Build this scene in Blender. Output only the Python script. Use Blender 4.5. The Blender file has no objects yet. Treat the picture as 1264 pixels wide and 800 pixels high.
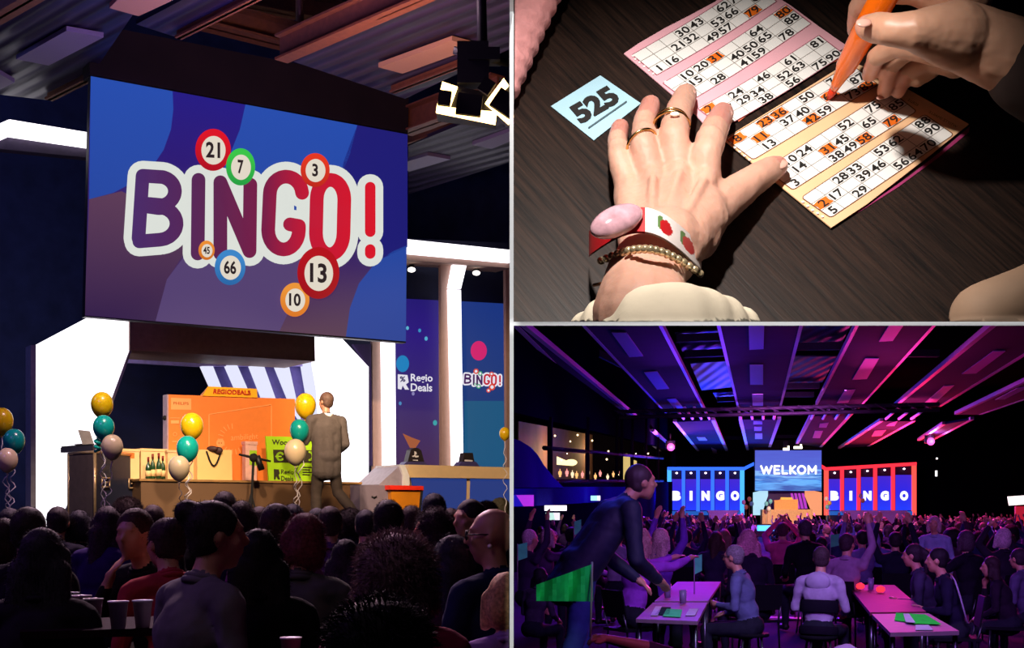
import bpy, bmesh, math, random
import numpy as np
from mathutils import Vector, Matrix, noise as mnoise
from mathutils.geometry import tessellate_polygon
random.seed(7)
sc = bpy.context.scene
COL = sc.collection
F = 1600.0; CX = 632.0; HY = 635.0; CZ = 1.6
V = Vector
def P(px, py, Y): return V(((px-CX)/F*Y, Y, CZ-(py-HY)/F*Y))
def ray(px, py): return V(((px-CX)/F, 1.0, -(py-HY)/F))
CAM = V((0, 0, CZ))
def hit(px, py, p0, n):
    d = ray(px, py); t = (p0-CAM).dot(n)/d.dot(n)
    return CAM+d*t
def onz(px, py, z): return hit(px, py, V((0, 0, z)), V((0, 0, 1)))
def lin(c):
    if isinstance(c, str):
        c = c.lstrip('#'); c = [int(c[i:i+2], 16) for i in (0, 2, 4)]
    o = []
    for v in c[:3]:
        v = v/255.0; o.append(v/12.92 if v <= .04045 else ((v+.055)/1.055)**2.4)
    return tuple(o)+(1.0,)
# ---------- materials
MATS = {}
def mat(name, color, rough=.6, metal=0.0, vary=.12, scale=12.0, bump=0.0, spec=.5, sss=0.0, coat=0.0, objcol=False):
    if name in MATS: return MATS[name]
    m = bpy.data.materials.new(name); m.use_nodes = True; MATS[name] = m
    nt = m.node_tree; b = nt.nodes['Principled BSDF']
    b.inputs['Roughness'].default_value = rough; b.inputs['Metallic'].default_value = metal
    b.inputs['Specular IOR Level'].default_value = spec
    if coat: b.inputs['Coat Weight'].default_value = coat
    if sss:
        b.inputs['Subsurface Weight'].default_value = sss; b.inputs['Subsurface Radius'].default_value = (.05, .02, .01)
        b.inputs['Subsurface Scale'].default_value = .6
    tc = nt.nodes.new('ShaderNodeTexCoord'); nz = nt.nodes.new('ShaderNodeTexNoise')
    nz.inputs['Scale'].default_value = scale; nz.inputs['Detail'].default_value = 4
    nt.links.new(tc.outputs['Object'], nz.inputs['Vector'])
    mp = nt.nodes.new('ShaderNodeMapRange'); nt.links.new(nz.outputs['Fac'], mp.inputs['Value'])
    mp.inputs['From Min'].default_value = .3; mp.inputs['From Max'].default_value = .7
    mp.inputs['To Min'].default_value = 1-vary; mp.inputs['To Max'].default_value = 1+vary
    mx = nt.nodes.new('ShaderNodeVectorMath'); mx.operation = 'SCALE'
    if objcol:
        oi = nt.nodes.new('ShaderNodeObjectInfo'); nt.links.new(oi.outputs['Color'], mx.inputs[0])
    else: mx.inputs[0].default_value = lin(color)[:3]
    nt.links.new(mp.outputs[0], mx.inputs['Scale']); nt.links.new(mx.outputs[0], b.inputs['Base Color'])
    if bump:
        bp = nt.nodes.new('ShaderNodeBump'); bp.inputs['Strength'].default_value = bump; bp.inputs['Distance'].default_value = .02
        nt.links.new(nz.outputs['Fac'], bp.inputs['Height']); nt.links.new(bp.outputs[0], b.inputs['Normal'])
    return m
def emat(name, color, strength=1.0):
    if name in MATS: return MATS[name]
    m = bpy.data.materials.new(name); m.use_nodes = True; MATS[name] = m
    b = m.node_tree.nodes['Principled BSDF']
    b.inputs['Base Color'].default_value = (.02, .02, .02, 1); b.inputs['Roughness'].default_value = .5
    b.inputs['Emission Color'].default_value = lin(color); b.inputs['Emission Strength'].default_value = strength
    b.inputs['Specular IOR Level'].default_value = .1
    return m
def ramp_emat(name, stops, axis=0, lo=0.0, hi=1.0, strength=1.0, wave=0):
    """LED picture gradient across the object's own extent"""
    m = emat(name, '#000000', strength); nt = m.node_tree; b = nt.nodes['Principled BSDF']
    tc = nt.nodes.new('ShaderNodeTexCoord'); sp = nt.nodes.new('ShaderNodeSeparateXYZ'); nt.links.new(tc.outputs['Generated'], sp.inputs[0])
    r = nt.nodes.new('ShaderNodeValToRGB'); mr = nt.nodes.new('ShaderNodeMapRange')
    mr.inputs['From Min'].default_value = lo; mr.inputs['From Max'].default_value = hi
    nt.links.new(sp.outputs[axis], mr.inputs['Value']); nt.links.new(mr.outputs[0], r.inputs['Fac'])
    if wave:
        nz = nt.nodes.new('ShaderNodeTexNoise'); nz.inputs['Scale'].default_value = wave
        mpp = nt.nodes.new('ShaderNodeMapping'); mpp.inputs['Scale'].default_value = (1, 1, 6)
        nt.links.new(tc.outputs['Generated'], mpp.inputs[0]); nt.links.new(mpp.outputs[0], nz.inputs['Vector'])
        ad = nt.nodes.new('ShaderNodeMath'); ad.operation = 'MULTIPLY_ADD'; ad.inputs[1].default_value = .55
        nt.links.new(nz.outputs['Fac'], ad.inputs[0]); nt.links.new(mr.outputs[0], ad.inputs[2])
        sb = nt.nodes.new('ShaderNodeMath'); sb.operation = 'SUBTRACT'; sb.inputs[1].default_value = .27
        nt.links.new(ad.outputs[0], sb.inputs[0]); nt.links.new(sb.outputs[0], r.inputs['Fac'])
    el = r.color_ramp.elements
    while len(el) < len(stops): el.new(.5)
    for e, (p, c) in zip(el, stops): e.position = p; e.color = lin(c)
    nt.links.new(r.outputs[0], b.inputs['Emission Color'])
    return m
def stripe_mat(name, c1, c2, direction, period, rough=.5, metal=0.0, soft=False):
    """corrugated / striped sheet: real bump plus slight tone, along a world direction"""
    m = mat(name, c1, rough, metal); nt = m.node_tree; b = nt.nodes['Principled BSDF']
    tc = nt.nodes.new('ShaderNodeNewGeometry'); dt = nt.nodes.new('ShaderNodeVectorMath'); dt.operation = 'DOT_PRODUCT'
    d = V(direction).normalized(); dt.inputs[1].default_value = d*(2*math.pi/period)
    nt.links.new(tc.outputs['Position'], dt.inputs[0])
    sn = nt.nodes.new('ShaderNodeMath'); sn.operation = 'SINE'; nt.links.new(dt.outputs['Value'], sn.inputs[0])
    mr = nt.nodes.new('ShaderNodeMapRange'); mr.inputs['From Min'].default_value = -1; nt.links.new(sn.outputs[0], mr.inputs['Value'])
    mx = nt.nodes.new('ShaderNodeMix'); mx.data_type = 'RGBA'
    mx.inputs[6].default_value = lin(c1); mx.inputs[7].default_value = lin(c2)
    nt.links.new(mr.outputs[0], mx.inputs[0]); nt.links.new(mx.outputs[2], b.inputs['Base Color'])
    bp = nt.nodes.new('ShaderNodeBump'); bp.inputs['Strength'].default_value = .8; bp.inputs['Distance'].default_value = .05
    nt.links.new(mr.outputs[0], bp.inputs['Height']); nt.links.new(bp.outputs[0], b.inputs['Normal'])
    return m
# ---------- mesh builder
class MB:
    def __init__(s): s.v = []; s.f = []; s.m = []; s.sm = []
    def add(s, vs, fs, mi=0, smooth=False):
        o = len(s.v); s.v += [V(v) for v in vs]
        for f in fs: s.f.append([o+i for i in f]); s.m.append(mi); s.sm.append(smooth)
        return s
    def poly(s, pts, mi=0):
        pts = [V(p) for p in pts]
        if len(pts) <= 4 and len(pts) > 2: return s.add(pts, [list(range(len(pts)))], mi)
        return s.add(pts, tessellate_polygon([pts]), mi)
    def prism(s, pts, vec, mi=0, mi_side=None):
        pts = [V(p) for p in pts]; n = len(pts); vec = V(vec)
        cap = tessellate_polygon([pts]) if n > 4 else [tuple(range(n))]
        # orientation
        nrm = V((0, 0, 0))
        for i in range(n): nrm += pts[i].cross(pts[(i+1) % n])
        if n > 4:
            a, b, c = cap[0]; t = (pts[b]-pts[a]).cross(pts[c]-pts[a])
            if t.dot(vec) > 0: cap = [tuple(reversed(x)) for x in cap]
        else:
            if nrm.dot(vec) > 0: cap = [tuple(reversed(x)) for x in cap]
        flip = nrm.dot(vec) > 0
        s.add(pts, cap, mi)
        s.add([p+vec for p in pts], [tuple(reversed(x)) for x in cap], mi)
        ms = mi if mi_side is None else mi_side
        for i in range(n):
            j = (i+1) % n; q = [pts[i], pts[j], pts[j]+vec, pts[i]+vec]
            if not flip: q = q[::-1]
            s.add(q, [(0, 1, 2, 3)], ms)
        return s
    def box(s, c, d, mi=0, rot=None):
        c = V(c); hx, hy, hz = d[0]/2, d[1]/2, d[2]/2
        vs = [V((x, y, z)) for z in (-hz, hz) for y in (-hy, hy) for x in (-hx, hx)]
        if rot is not None: vs = [rot @ v for v in vs]
        return s.add([v+c for v in vs], [(0, 2, 3, 1), (4, 5, 7, 6), (0, 1, 5, 4), (2, 6, 7, 3), (0, 4, 6, 2), (1, 3, 7, 5)], mi)
    def tube(s, pts, r, n=8, mi=0, cap=True):
        pts = [V(p) for p in pts]; rs = r if isinstance(r, (list, tuple)) else [r]*len(pts)
        rings = []; up = V((0, 0, 1)); prev = None
        for i, p in enumerate(pts):
            t = (pts[min(i+1, len(pts)-1)]-pts[max(i-1, 0)])
            if t.length < 1e-9: t = V((0, 0, 1))
            t.normalize()
            if prev is None:
                a = t.cross(up) if abs(t.dot(up)) < .95 else t.cross(V((1, 0, 0)))
            else: a = prev-t*prev.dot(t)
            a.normalize(); prev = a; b = t.cross(a)
            rings.append([p+(a*math.cos(2*math.pi*k/n)+b*math.sin(2*math.pi*k/n))*rs[i] for k in range(n)])
        vs = [v for rg in rings for v in rg]; fs = []
        for i in range(len(pts)-1):
            for k in range(n):
                fs.append((i*n+k, i*n+(k+1) % n, (i+1)*n+(k+1) % n, (i+1)*n+k))
        if cap: fs.append(tuple(range(n-1, -1, -1))); fs.append(tuple((len(pts)-1)*n+k for k in range(n)))
        return s.add(vs, fs, mi, True)
    def ell(s, c, r, mi=0, nu=16, nv=10, rot=None):
        c = V(c); vs = [V((0, 0, 1))]
        for j in range(1, nv):
            th = math.pi*j/nv
            for i in range(nu): vs.append(V((math.sin(th)*math.cos(2*math.pi*i/nu), math.sin(th)*math.sin(2*math.pi*i/nu), math.cos(th))))
        vs.append(V((0, 0, -1))); L = len(vs)-1; fs = []
        for i in range(nu):
            fs.append((0, 1+i, 1+(i+1) % nu)); fs.append((L, L-nu+(i+1) % nu, L-nu+i))
            for j in range(nv-2):
                a = 1+j*nu+i; b = 1+j*nu+(i+1) % nu; fs.append((a, a+nu, b+nu, b))
        vs = [V((v.x*r[0], v.y*r[1], v.z*r[2])) for v in vs]
        if rot is not None: vs = [rot @ v for v in vs]
        return s.add([v+c for v in vs], fs, mi, True)
    def lathe(s, prof, c=(0, 0, 0), n=20, mi=0, rot=None):
        """prof: list of (r,z)"""
        c = V(c); vs = []; fs = []
        for r, z in prof:
            for k in range(n):
                a = 2*math.pi*k/n; vs.append(V((r*math.cos(a), r*math.sin(a), z)))
        for i in range(len(prof)-1):
            for k in range(n): fs.append((i*n+k, i*n+(k+1) % n, (i+1)*n+(k+1) % n, (i+1)*n+k))
        fs.append(tuple(range(n-1, -1, -1))); fs.append(tuple((len(prof)-1)*n+k for k in range(n)))
        if rot is not None: vs = [rot @ v for v in vs]
        return s.add([v+c for v in vs], fs, mi, True)
    def build(s, name, mats, parent=None, origin=None, **props):
        if not isinstance(mats, (list, tuple)): mats = [mats]
        me = bpy.data.meshes.new(name)
        if origin is None:
            if s.v:
                o = sum(s.v, V((0, 0, 0)))/len(s.v)
                origin = V((o.x, o.y, min(v.z for v in s.v))) if parent is None else V((0, 0, 0))
            else: origin = V((0, 0, 0))
        origin = V(origin)
        base = origin
        if parent is not None: base = parent.matrix_basis.to_translation() if origin.length == 0 else origin
        me.from_pydata([tuple(v-base) for v in s.v], [], s.f)
        for m in mats: me.materials.append(m)
        me.polygons.foreach_set('material_index', s.m); me.polygons.foreach_set('use_smooth', s.sm)
        me.update()
        ob = bpy.data.objects.new(name, me); COL.objects.link(ob)
        if parent is not None:
            ob.parent = parent; ob.location = base-world_of(parent)
        else: ob.location = base
        for k, v in props.items(): ob[k] = v
        return ob
def lerp(a, b, t): return V(a)*(1-t)+V(b)*t
def world_of(o):
    w = V((0, 0, 0))
    while o is not None: w += o.location; o = o.parent
    return w
def tag(o, label=None, cat=None, group=None, kind=None):
    if label: o['label'] = label
    if cat: o['category'] = cat
    if group: o['group'] = group
    if kind: o['kind'] = kind
    return o
def root(name, loc, label, cat, group=None):
    o = bpy.data.objects.new(name, None); COL.objects.link(o); o.location = V(loc); o.empty_display_size = .1
    return tag(o, label, cat, group)
def child(mb, name, mats, parent):
    """mesh given in world coordinates, parented under an unrotated parent"""
    w = world_of(parent); ob = mb.build(name, mats, None, origin=w)
    ob.parent = parent; ob.location = (0, 0, 0)
    return ob
def struct(mb, name, mats, label=None):
    o = mb.build(name, mats); o['kind'] = 'structure'; o['label'] = label or (name.replace('_', ' ')); return o
def dup(o, loc=None, parent=None):
    c = o.copy(); COL.objects.link(c)
    if parent is not None: c.parent = parent
    for ch in [x for x in CHILD.get(o.name, [])]: dup(ch, None, c)
    if loc is not None: c.location = loc
    return c
CHILD = {}
# ---------- lettering
_TX = {}
def glyphs(s, off=0.0):
    k = (s, off)
    if k in _TX: return _TX[k]
    cu = bpy.data.curves.new('t', 'FONT'); cu.body = s; cu.fill_mode = 'FRONT'; cu.offset = off; cu.resolution_u = 3
    ob = bpy.data.objects.new('t', cu); COL.objects.link(ob)
    dg = bpy.context.evaluated_depsgraph_get(); me = bpy.data.meshes.new_from_object(ob.evaluated_get(dg))
    vs = [(v.co.x, v.co.y) for v in me.vertices]; fs = [tuple(p.vertices) for p in me.polygons]
    bpy.data.objects.remove(ob); bpy.data.curves.remove(cu); bpy.data.meshes.remove(me)
    x0 = min(v[0] for v in vs); x1 = max(v[0] for v in vs); y0 = min(v[1] for v in vs); y1 = max(v[1] for v in vs)
    vs = [((x-x0)/(x1-x0), (y-y0)/(y1-y0)) for x, y in vs]
    _TX[k] = (vs, fs, (x1-x0)/(y1-y0)); return _TX[k]
def text_quad(mb, s, fn, quad, mi=0, off=0.02):
    """lettering filling the quad (bl, br, tr, tl) of 2-D coordinates, pushed through fn to 3-D"""
    vs, fs, _ = glyphs(s, off); bl, br, tr, tl = quad; out = []
    for u, v in vs:
        x = (1-u)*(1-v)*bl[0]+u*(1-v)*br[0]+u*v*tr[0]+(1-u)*v*tl[0]
        y = (1-u)*(1-v)*bl[1]+u*(1-v)*br[1]+u*v*tr[1]+(1-u)*v*tl[1]
        out.append(fn(x, y))
    mb.add(out, fs, mi)
def disc(cx, cy, rx, ry=None, n=28):
    ry = ry or rx
    return [(cx+rx*math.cos(2*math.pi*i/n), cy+ry*math.sin(2*math.pi*i/n)) for i in range(n)]
def stroke(mb, pts, w, fn, mi=0, n=10):
    """rounded thick polyline in 2-D pushed through fn"""
    for i in range(len(pts)):
        a = pts[i]
        mb.poly([fn(x, y) for x, y in disc(a[0], a[1], w/2, n=n*2)], mi)
        if i+1 < len(pts):
            b = pts[i+1]; dx, dy = b[0]-a[0], b[1]-a[1]; L = math.hypot(dx, dy)
            if L < 1e-6: continue
            nx, ny = -dy/L*w/2, dx/L*w/2
            mb.poly([fn(a[0]+nx, a[1]+ny), fn(b[0]+nx, b[1]+ny), fn(b[0]-nx, b[1]-ny), fn(a[0]-nx, a[1]-ny)], mi)
def arcpts(cx, cy, rx, ry, a0, a1, n=10):
    return [(cx+rx*math.cos(math.radians(a0+(a1-a0)*i/n)), cy+ry*math.sin(math.radians(a0+(a1-a0)*i/n))) for i in range(n+1)]
# ---------- organic bodies: overlapping round volumes melted into one continuous skin
def hull_of(prim):
    pts = []
    def sph(c, r, n=14, m=9):
        for j in range(m+1):
            th = math.pi*j/m
            for i in range(n if 0 < j < m else 1):
                a = 2*math.pi*i/n
                pts.append((c[0]+r*math.sin(th)*math.cos(a), c[1]+r*math.sin(th)*math.sin(a), c[2]+r*math.cos(th)))
    if prim[0] == 'c': sph(prim[1], prim[3]); sph(prim[2], prim[4])
    else:
        sph((0, 0, 0), 1.0, 18, 12); R = prim[4] if len(prim) > 4 and prim[4] is not None else None
        q = []
        for p in pts:
            v = V((p[0]*prim[2][0], p[1]*prim[2][1], p[2]*prim[2][2]))
            if R is not None: v = R @ v
            q.append(tuple(v+V(prim[1])))
        pts = q
    return pts
def melt(name, prims, voxel, mats, smooth=4, disp=None, cut=None):
    """prims: ('c',p0,p1,r0,r1,mat) or ('e',centre,radii,mat,rot)"""
    bm = bmesh.new()
    for pr in prims:
        b2 = [bm.verts.new(p) for p in hull_of(pr)]
        r = bmesh.ops.convex_hull(bm, input=b2)
        bmesh.ops.delete(bm, geom=list({e for e in r['geom_interior'] if isinstance(e, bmesh.types.BMVert)}), context='VERTS')
    bmesh.ops.recalc_face_normals(bm, faces=bm.faces)
    me = bpy.data.meshes.new('tmp'); bm.to_mesh(me); bm.free()
    ob = bpy.data.objects.new('tmp', me); COL.objects.link(ob)
    md = ob.modifiers.new('r', 'REMESH'); md.mode = 'VOXEL'; md.voxel_size = voxel; md.use_smooth_shade = True
    ms = ob.modifiers.new('s', 'SMOOTH'); ms.factor = .5; ms.iterations = smooth
    dg = bpy.context.evaluated_depsgraph_get(); out = bpy.data.meshes.new_from_object(ob.evaluated_get(dg))
    bpy.data.objects.remove(ob); bpy.data.meshes.remove(me)
    if disp:
        nv = len(out.vertices); cc = np.empty(nv*3); nn_ = np.empty(nv*3); out.vertices.foreach_get('co', cc); out.vertices.foreach_get('normal', nn_)
        cc = cc.reshape(-1, 3); nn_ = nn_.reshape(-1, 3); dd_ = np.array([disp(V(c)) for c in cc]); cc = cc+nn_*dd_[:, None]
        out.vertices.foreach_set('co', cc.ravel()); out.update()
    if cut:
        bm = bmesh.new(); bm.from_mesh(out)
        for co, no in cut:
            g = bm.verts[:]+bm.edges[:]+bm.faces[:]
            r = bmesh.ops.bisect_plane(bm, geom=g, plane_co=co, plane_no=no, clear_outer=True)
            es = [e for e in r['geom_cut'] if isinstance(e, bmesh.types.BMEdge)]
            if es: bmesh.ops.holes_fill(bm, edges=es, sides=0)
        bm.to_mesh(out); bm.free()
    n = len(out.polygons); out.materials.clear()
    for m in mats: out.materials.append(m)
    # material of each face = nearest source volume
    if len(mats) > 1:
        cen = np.empty(n*3); out.polygons.foreach_get('center', cen); cen = cen.reshape(-1, 3)
        best = np.full(n, 1e9); idx = np.zeros(n, int)
        for pr in prims:
            if pr[0] == 'c':
                a = np.array(pr[1]); b = np.array(pr[2]); ab = b-a; L = max(ab @ ab, 1e-12)
                t = np.clip(((cen-a) @ ab)/L, 0, 1); d = np.linalg.norm(cen-a-t[:, None]*ab, axis=1)-(pr[3]+(pr[4]-pr[3])*t); mi = pr[5]
            else:
                q = cen-np.array(pr[1])
                if len(pr) > 4 and pr[4] is not None: q = q @ np.array(pr[4].to_3x3() if hasattr(pr[4], 'to_3x3') else pr[4])
                r = np.array(pr[2]); k0 = np.linalg.norm(q/r, axis=1); k1 = np.linalg.norm(q/(r*r), axis=1)+1e-9; d = k0*(k0-1)/k1; mi = pr[3]
            w = d < best; best[w] = d[w]; idx[w] = mi
        out.polygons.foreach_set('material_index', idx.astype(np.int32))
    out.polygons.foreach_set('use_smooth', np.ones(n, bool))
    out.name = name; out.update()
    return out
def obj(name, me, parent=None, loc=(0, 0, 0)):
    o = bpy.data.objects.new(name, me); COL.objects.link(o); o.parent = parent; o.location = loc; return o
def spot(name, loc, target, energy, color, size=45, blend=.5, r=.1, scale=None):
    l = bpy.data.lights.new(name, 'SPOT'); l.energy = energy; l.color = lin(color)[:3]; l.spot_size = math.radians(size); l.spot_blend = blend; l.shadow_soft_size = r
    o = bpy.data.objects.new(name, l); COL.objects.link(o); o.location = loc
    o.rotation_euler = (V(target)-V(loc)).to_track_quat('-Z', 'Y').to_euler()
    if scale: o.scale = scale
    o['kind'] = 'helper'
    return o
def area(name, loc, target, energy, color, sx, sy=None, spread=180):
    l = bpy.data.lights.new(name, 'AREA'); l.energy = energy; l.color = lin(color)[:3]; l.shape = 'RECTANGLE'; l.size = sx; l.size_y = sy or sx; l.spread = math.radians(spread)
    o = bpy.data.objects.new(name, l); COL.objects.link(o); o.location = loc
    o.rotation_euler = (V(target)-V(loc)).to_track_quat('-Z', 'Y').to_euler(); o['kind'] = 'helper'
    return o
# ---------- camera and view
cam = bpy.data.cameras.new('camera'); co = bpy.data.objects.new('camera', cam); COL.objects.link(co)
co.location = CAM; co.rotation_euler = (math.pi/2, 0, 0)
cam.sensor_width = 36; cam.lens = F*36/1264; cam.shift_y = (HY-400)/1264; cam.clip_end = 400
sc.camera = co
sc.view_settings.view_transform = 'Standard'; sc.view_settings.look = 'None'; sc.view_settings.gamma = 1; sc.view_settings.exposure = 0
sc.view_settings.use_curve_mapping = False
w = bpy.data.worlds.new('night'); sc.world = w; w.use_nodes = True
w.node_tree.nodes['Background'].inputs[0].default_value = (.004, .004, .010, 1); w.node_tree.nodes['Background'].inputs[1].default_value = .3
# ================= HALL WITH THE BIG SCREEN (left room)
FZ = .25                                        # its floor
N1 = V((-.5625, .827, 0)).normalized()          # away from the audience, square to the screen
E1 = V((N1.y, -N1.x, 0))                        # along the screen, to the right
def SP(D): return P(300, HY, D)
def on(px, py, D, off=0.0): px = min(px, 630.6); return hit(px, py, SP(D)-N1*off, N1)
def panel(mb, pts, D, th, mi=0, off=0.0, mi_side=None):
    return mb.prism([on(x, y, D, off) for x, y in pts], N1*th, mi, mi_side)
white = mat('white_paint', '#f2f2f0', .5, vary=.02)
black = mat('black_cloth', '#0c0b0d', .9, vary=.2)
dark = mat('dark_metal', '#15151a', .5, .3)
navy = mat('navy_drape', '#26305c', .9, vary=.25, scale=3)
LEDW = emat('white_led_panel', '#fdf6ff', 2.4)
LEDV = emat('violet_led', '#b9aef0', .9)
# dividing walls: a long one between the rooms, a tilted deck carrying the table alcove
T0 = 2.45; HT = .5*5/F*T0
DIV = mat('divider_white', '#ffffff', .9, vary=.0, spec=.0); DIVD = mat('divider_dark', '#0b0b12', .95, spec=.0)
m = MB(); xc = -.5/F*T0
side = [(T0, 0), (T0, 2.55), (1.0, 2.55), (1.0, 12.5), (125, 12.5), (125, 0)]  # upper part reaches forward unseen, added to block stray light from the table
pl = [V((xc-HT, y, z)) for y, z in side]; pr_ = [V((xc+HT, y, z)) for y, z in side]
m.add(pl, [t for t in tessellate_polygon([pl])], 1); m.add(pr_, [t for t in tessellate_polygon([pr_])], 1)
for i in range(6):
    j = (i+1) % 6; m.add([pl[i], pl[j], pr_[j], pr_[i]], [(0, 1, 2, 3)], 0 if i in (0, 1) else 1)
struct(m, 'wall_divider', [DIV, DIVD], 'thin dividing wall with white front edge between the rooms')
m = MB(); s1 = -(397.2-HY)/F; s2 = -(402.0-HY)/F; x0 = xc+HT; x1 = .46*T0; Y1 = 3.06
fr = [V((x0, T0, CZ+s1*T0)), V((x1, T0, CZ+s1*T0)), V((x1, T0, CZ+s2*T0)), V((x0, T0, CZ+s2*T0))]
bk = [V((x0, Y1, CZ+s1*Y1)), V((x1*1.2, Y1, CZ+s1*Y1)), V((x1*1.2, Y1, CZ+s2*Y1)), V((x0, Y1, CZ+s2*Y1))]
m.add(fr, [(0, 1, 2, 3)], 0); m.add(bk, [(3, 2, 1, 0)], 1)
for i in range(4):
    j = (i+1) % 4; m.add([fr[i], bk[i], bk[j], fr[j]], [(0, 1, 2, 3)], 1)
struct(m, 'wall_deck', [DIV, DIVD], 'thin deck with white front edge under the table alcove')
# ----- shell
m = MB(); m.box((-9, 14, FZ-.1), (18, 34, .2)); struct(m, 'floor_screen_hall', mat('hall_floor', '#17131c', .6, vary=.2, spec=.15), 'dark hall floor')
m = MB(); m.box((-9, 16, 11.6), (18, 32, .2)); struct(m, 'ceiling_screen_hall', mat('roof_dark', '#0b0a10', .9), 'dark roof over the hall')
m = MB(); m.prism([on(-700, 1200, 25), on(900, 1200, 25), on(900, -1200, 25), on(-700, -1200, 25)], N1*.2)
struct(m, 'wall_back', navy, 'navy draped back wall behind the stage')
m = MB(); m.box((-18, 13, 6), (.2, 34, 12)); struct(m, 'wall_left', black)
# ----- stage platform
SZ = 1.38
m = MB(); a = on(-500, HY, 17.0); b = on(700, HY, 17.0)
m.prism([V((a.x, a.y, SZ)), V((b.x, b.y, SZ)), V((b.x, b.y, .3)), V((a.x, a.y, .3))], N1*9)
struct(m, 'floor_stage', mat('stage_black', '#16131a', .6, vary=.2, spec=.15), 'black stage platform')
# ----- the big LED screen
DS = 18.4
scr = root('led_screen', on(306, 400, DS), 'huge hanging led screen showing the word BINGO with numbered balls', 'screen')
def S(off): return lambda x, y: on(x, y, DS, off)
q = [(112, 93), (503, 165), (501, 423), (104, 392)]
m = MB(); panel(m, [(112, 93), (503, 165), (501, 423.5), (104.5, 391)], DS, .12); child(m, 'cabinet_frame', dark, scr)
scr_bg = emat('screen_violet', '#2c1874', .9)
m = MB(); m.poly([on(*p, DS, .01) for p in [(112, 94), (503, 166), (501, 421.5), (105, 389.5)]]); child(m, 'display', ramp_emat('screen_base', [(0, '#5b3d54'), (.35, '#3c2564'), (.7, '#2a1878'), (1, '#221a88')], 2, strength=.9), scr)
m = MB(); f = S(.02)
arcA = [(112, 94), (213, 112.6)]+[(214, 135), (211, 160), (202, 185), (188, 206), (165, 225), (140, 238), (110, 246)]
m.poly([f(*p) for p in arcA], 0)
arcB = [(303, 129)]+[(296, 160), (284, 190), (272, 218), (262, 250), (300, 300), (360, 300), (395, 250), (420, 220), (432, 190), (441, 154.5)]
m.poly([f(*p) for p in arcB], 0)
m.poly([f(*p) for p in [(441, 154.5), (503, 166), (503, 305), (470, 320), (415, 260), (424, 200)]], 1)
m.poly([f(*p) for p in [(502, 303), (485, 310), (462, 326), (443, 350), (432, 380), (427, 415.5), (501, 421.5)]], 0)
m.poly([f(*p) for p in [(192, 396.5), (206, 345), (240, 300), (330, 290), (400, 320), (368, 360), (345, 408.8)]], 2)
m.poly([f(*p) for p in [(110, 246), (150, 236), (200, 260), (236, 300), (206, 345), (192, 396.5), (105, 389.5)]], 3)
child(m, 'backdrop_shapes', [ramp_emat('screen_blue', [(0, '#24449a'), (1, '#2450b4')], 2, strength=.9), emat('screen_deep_blue', '#1c1c78', .9), emat('screen_mauve', '#5a4678', .85), ramp_emat('screen_brown', [(0, '#3b2450'), (.6, '#6a4560'), (1, '#5a3c70')], 2, strength=.8)], scr)
# BINGO letters: centre lines measured on the screen
L = {
 'B': [[(176, 217), (171, 294)], [(176, 217)]+arcpts(196, 236, 20, 18, -75, 75)+[(175, 251)], [(175, 254), (196, 257)]+arcpts(196, 276, 22, 20, -75, 85)+[(172, 298)]],
 'I': [[(245, 222), (244, 313)]],
 'N': [[(272, 313), (272, 225), (308, 310), (309, 228)]],
 'G': [arcpts(353, 240, 20, 22, -5, -180, 12)+arcpts(350, 284, 19, 24, 180, 0, 12)+[(369, 279), (358, 277)]],
 'O': [arcpts(408, 246, 17, 24, 0, -180, 12)+arcpts(407, 288, 17, 26, 180, 0, 12)+[(425, 246)]],
 '!': [[(457, 231), (457, 286)], [(457, 308), (457, 313)]],
}
m = MB(); f = S(.03)
for k, ss in L.items():
    for s_ in ss: stroke(m, s_, 37 if k != '!' else 32, f)
for pts in ([(176, 250), (196, 250), (245, 268), (245, 300)], [(272, 290), (245, 290)], [(309, 290), (330, 270)], [(353, 262), (353, 290), (353, 245)], [(385, 270), (400, 270)], [(376, 255), (376, 285)], [(178, 272), (205, 272)], [(176, 230), (190, 235), (245, 240)]):
    stroke(m, pts, 20, f)
child(m, 'letter_outline', emat('screen_cream', '#dfe3dc', .95), scr)
m = MB(); f = S(.04)
for k, ss in L.items():
    for s_ in ss: stroke(m, s_, 17 if k != '!' else 13, f)
child(m, 'letters', ramp_emat('letters_ramp', [(0, '#4a2c6a'), (.3, '#5b2450'), (.52, '#7a1c46'), (.68, '#c01a36'), (1, '#dc1628')], 0, strength=.95), scr)
balls = [('21', 263, 185, 22, 26, '#e01020', '#b00818', .045), ('7', 297, 206, 18, 23, '#38c848', '#1fa040', .05), ('3', 389, 210, 18, 21, '#e8381c', '#c02814', .055), ('45', 255, 309, 10, 12, '#f09030', '#d07018', .06), ('66', 284, 330, 19, 22, '#3c88cc', '#2868a8', .06), ('13', 393, 337, 26, 32, '#b81018', '#a00c14', .075), ('10', 364, 370, 18, 21, '#f09838', '#e07820', .07)]
for t, bx, by, rx, ry, c1, c2, o in balls:
    m = MB(); f = S(o)
    m.poly([f(*p) for p in disc(bx, by, rx, ry, 40)], 0)
    f = S(o+.004); m.poly([f(*p) for p in disc(bx+.5, by+.5, rx*.68, ry*.68, 36)], 1)
    f = S(o+.008); hw = rx*(.40 if len(t) > 1 else .2); hh = ry*.36
    text_quad(m, t, f, [(bx-hw, by+hh), (bx+hw, by+hh*1.1), (bx+hw, by-hh), (bx-hw, by-hh*1.1)], 2, .03)
    child(m, 'number_ball', [ramp_emat('ball_'+t, [(0, c2), (.8, c1), (1, c1)], 2, strength=.95), emat('ball_cream', '#e6dccb', .95), emat('ball_digit', '#2a2020', .9)], scr)
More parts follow.
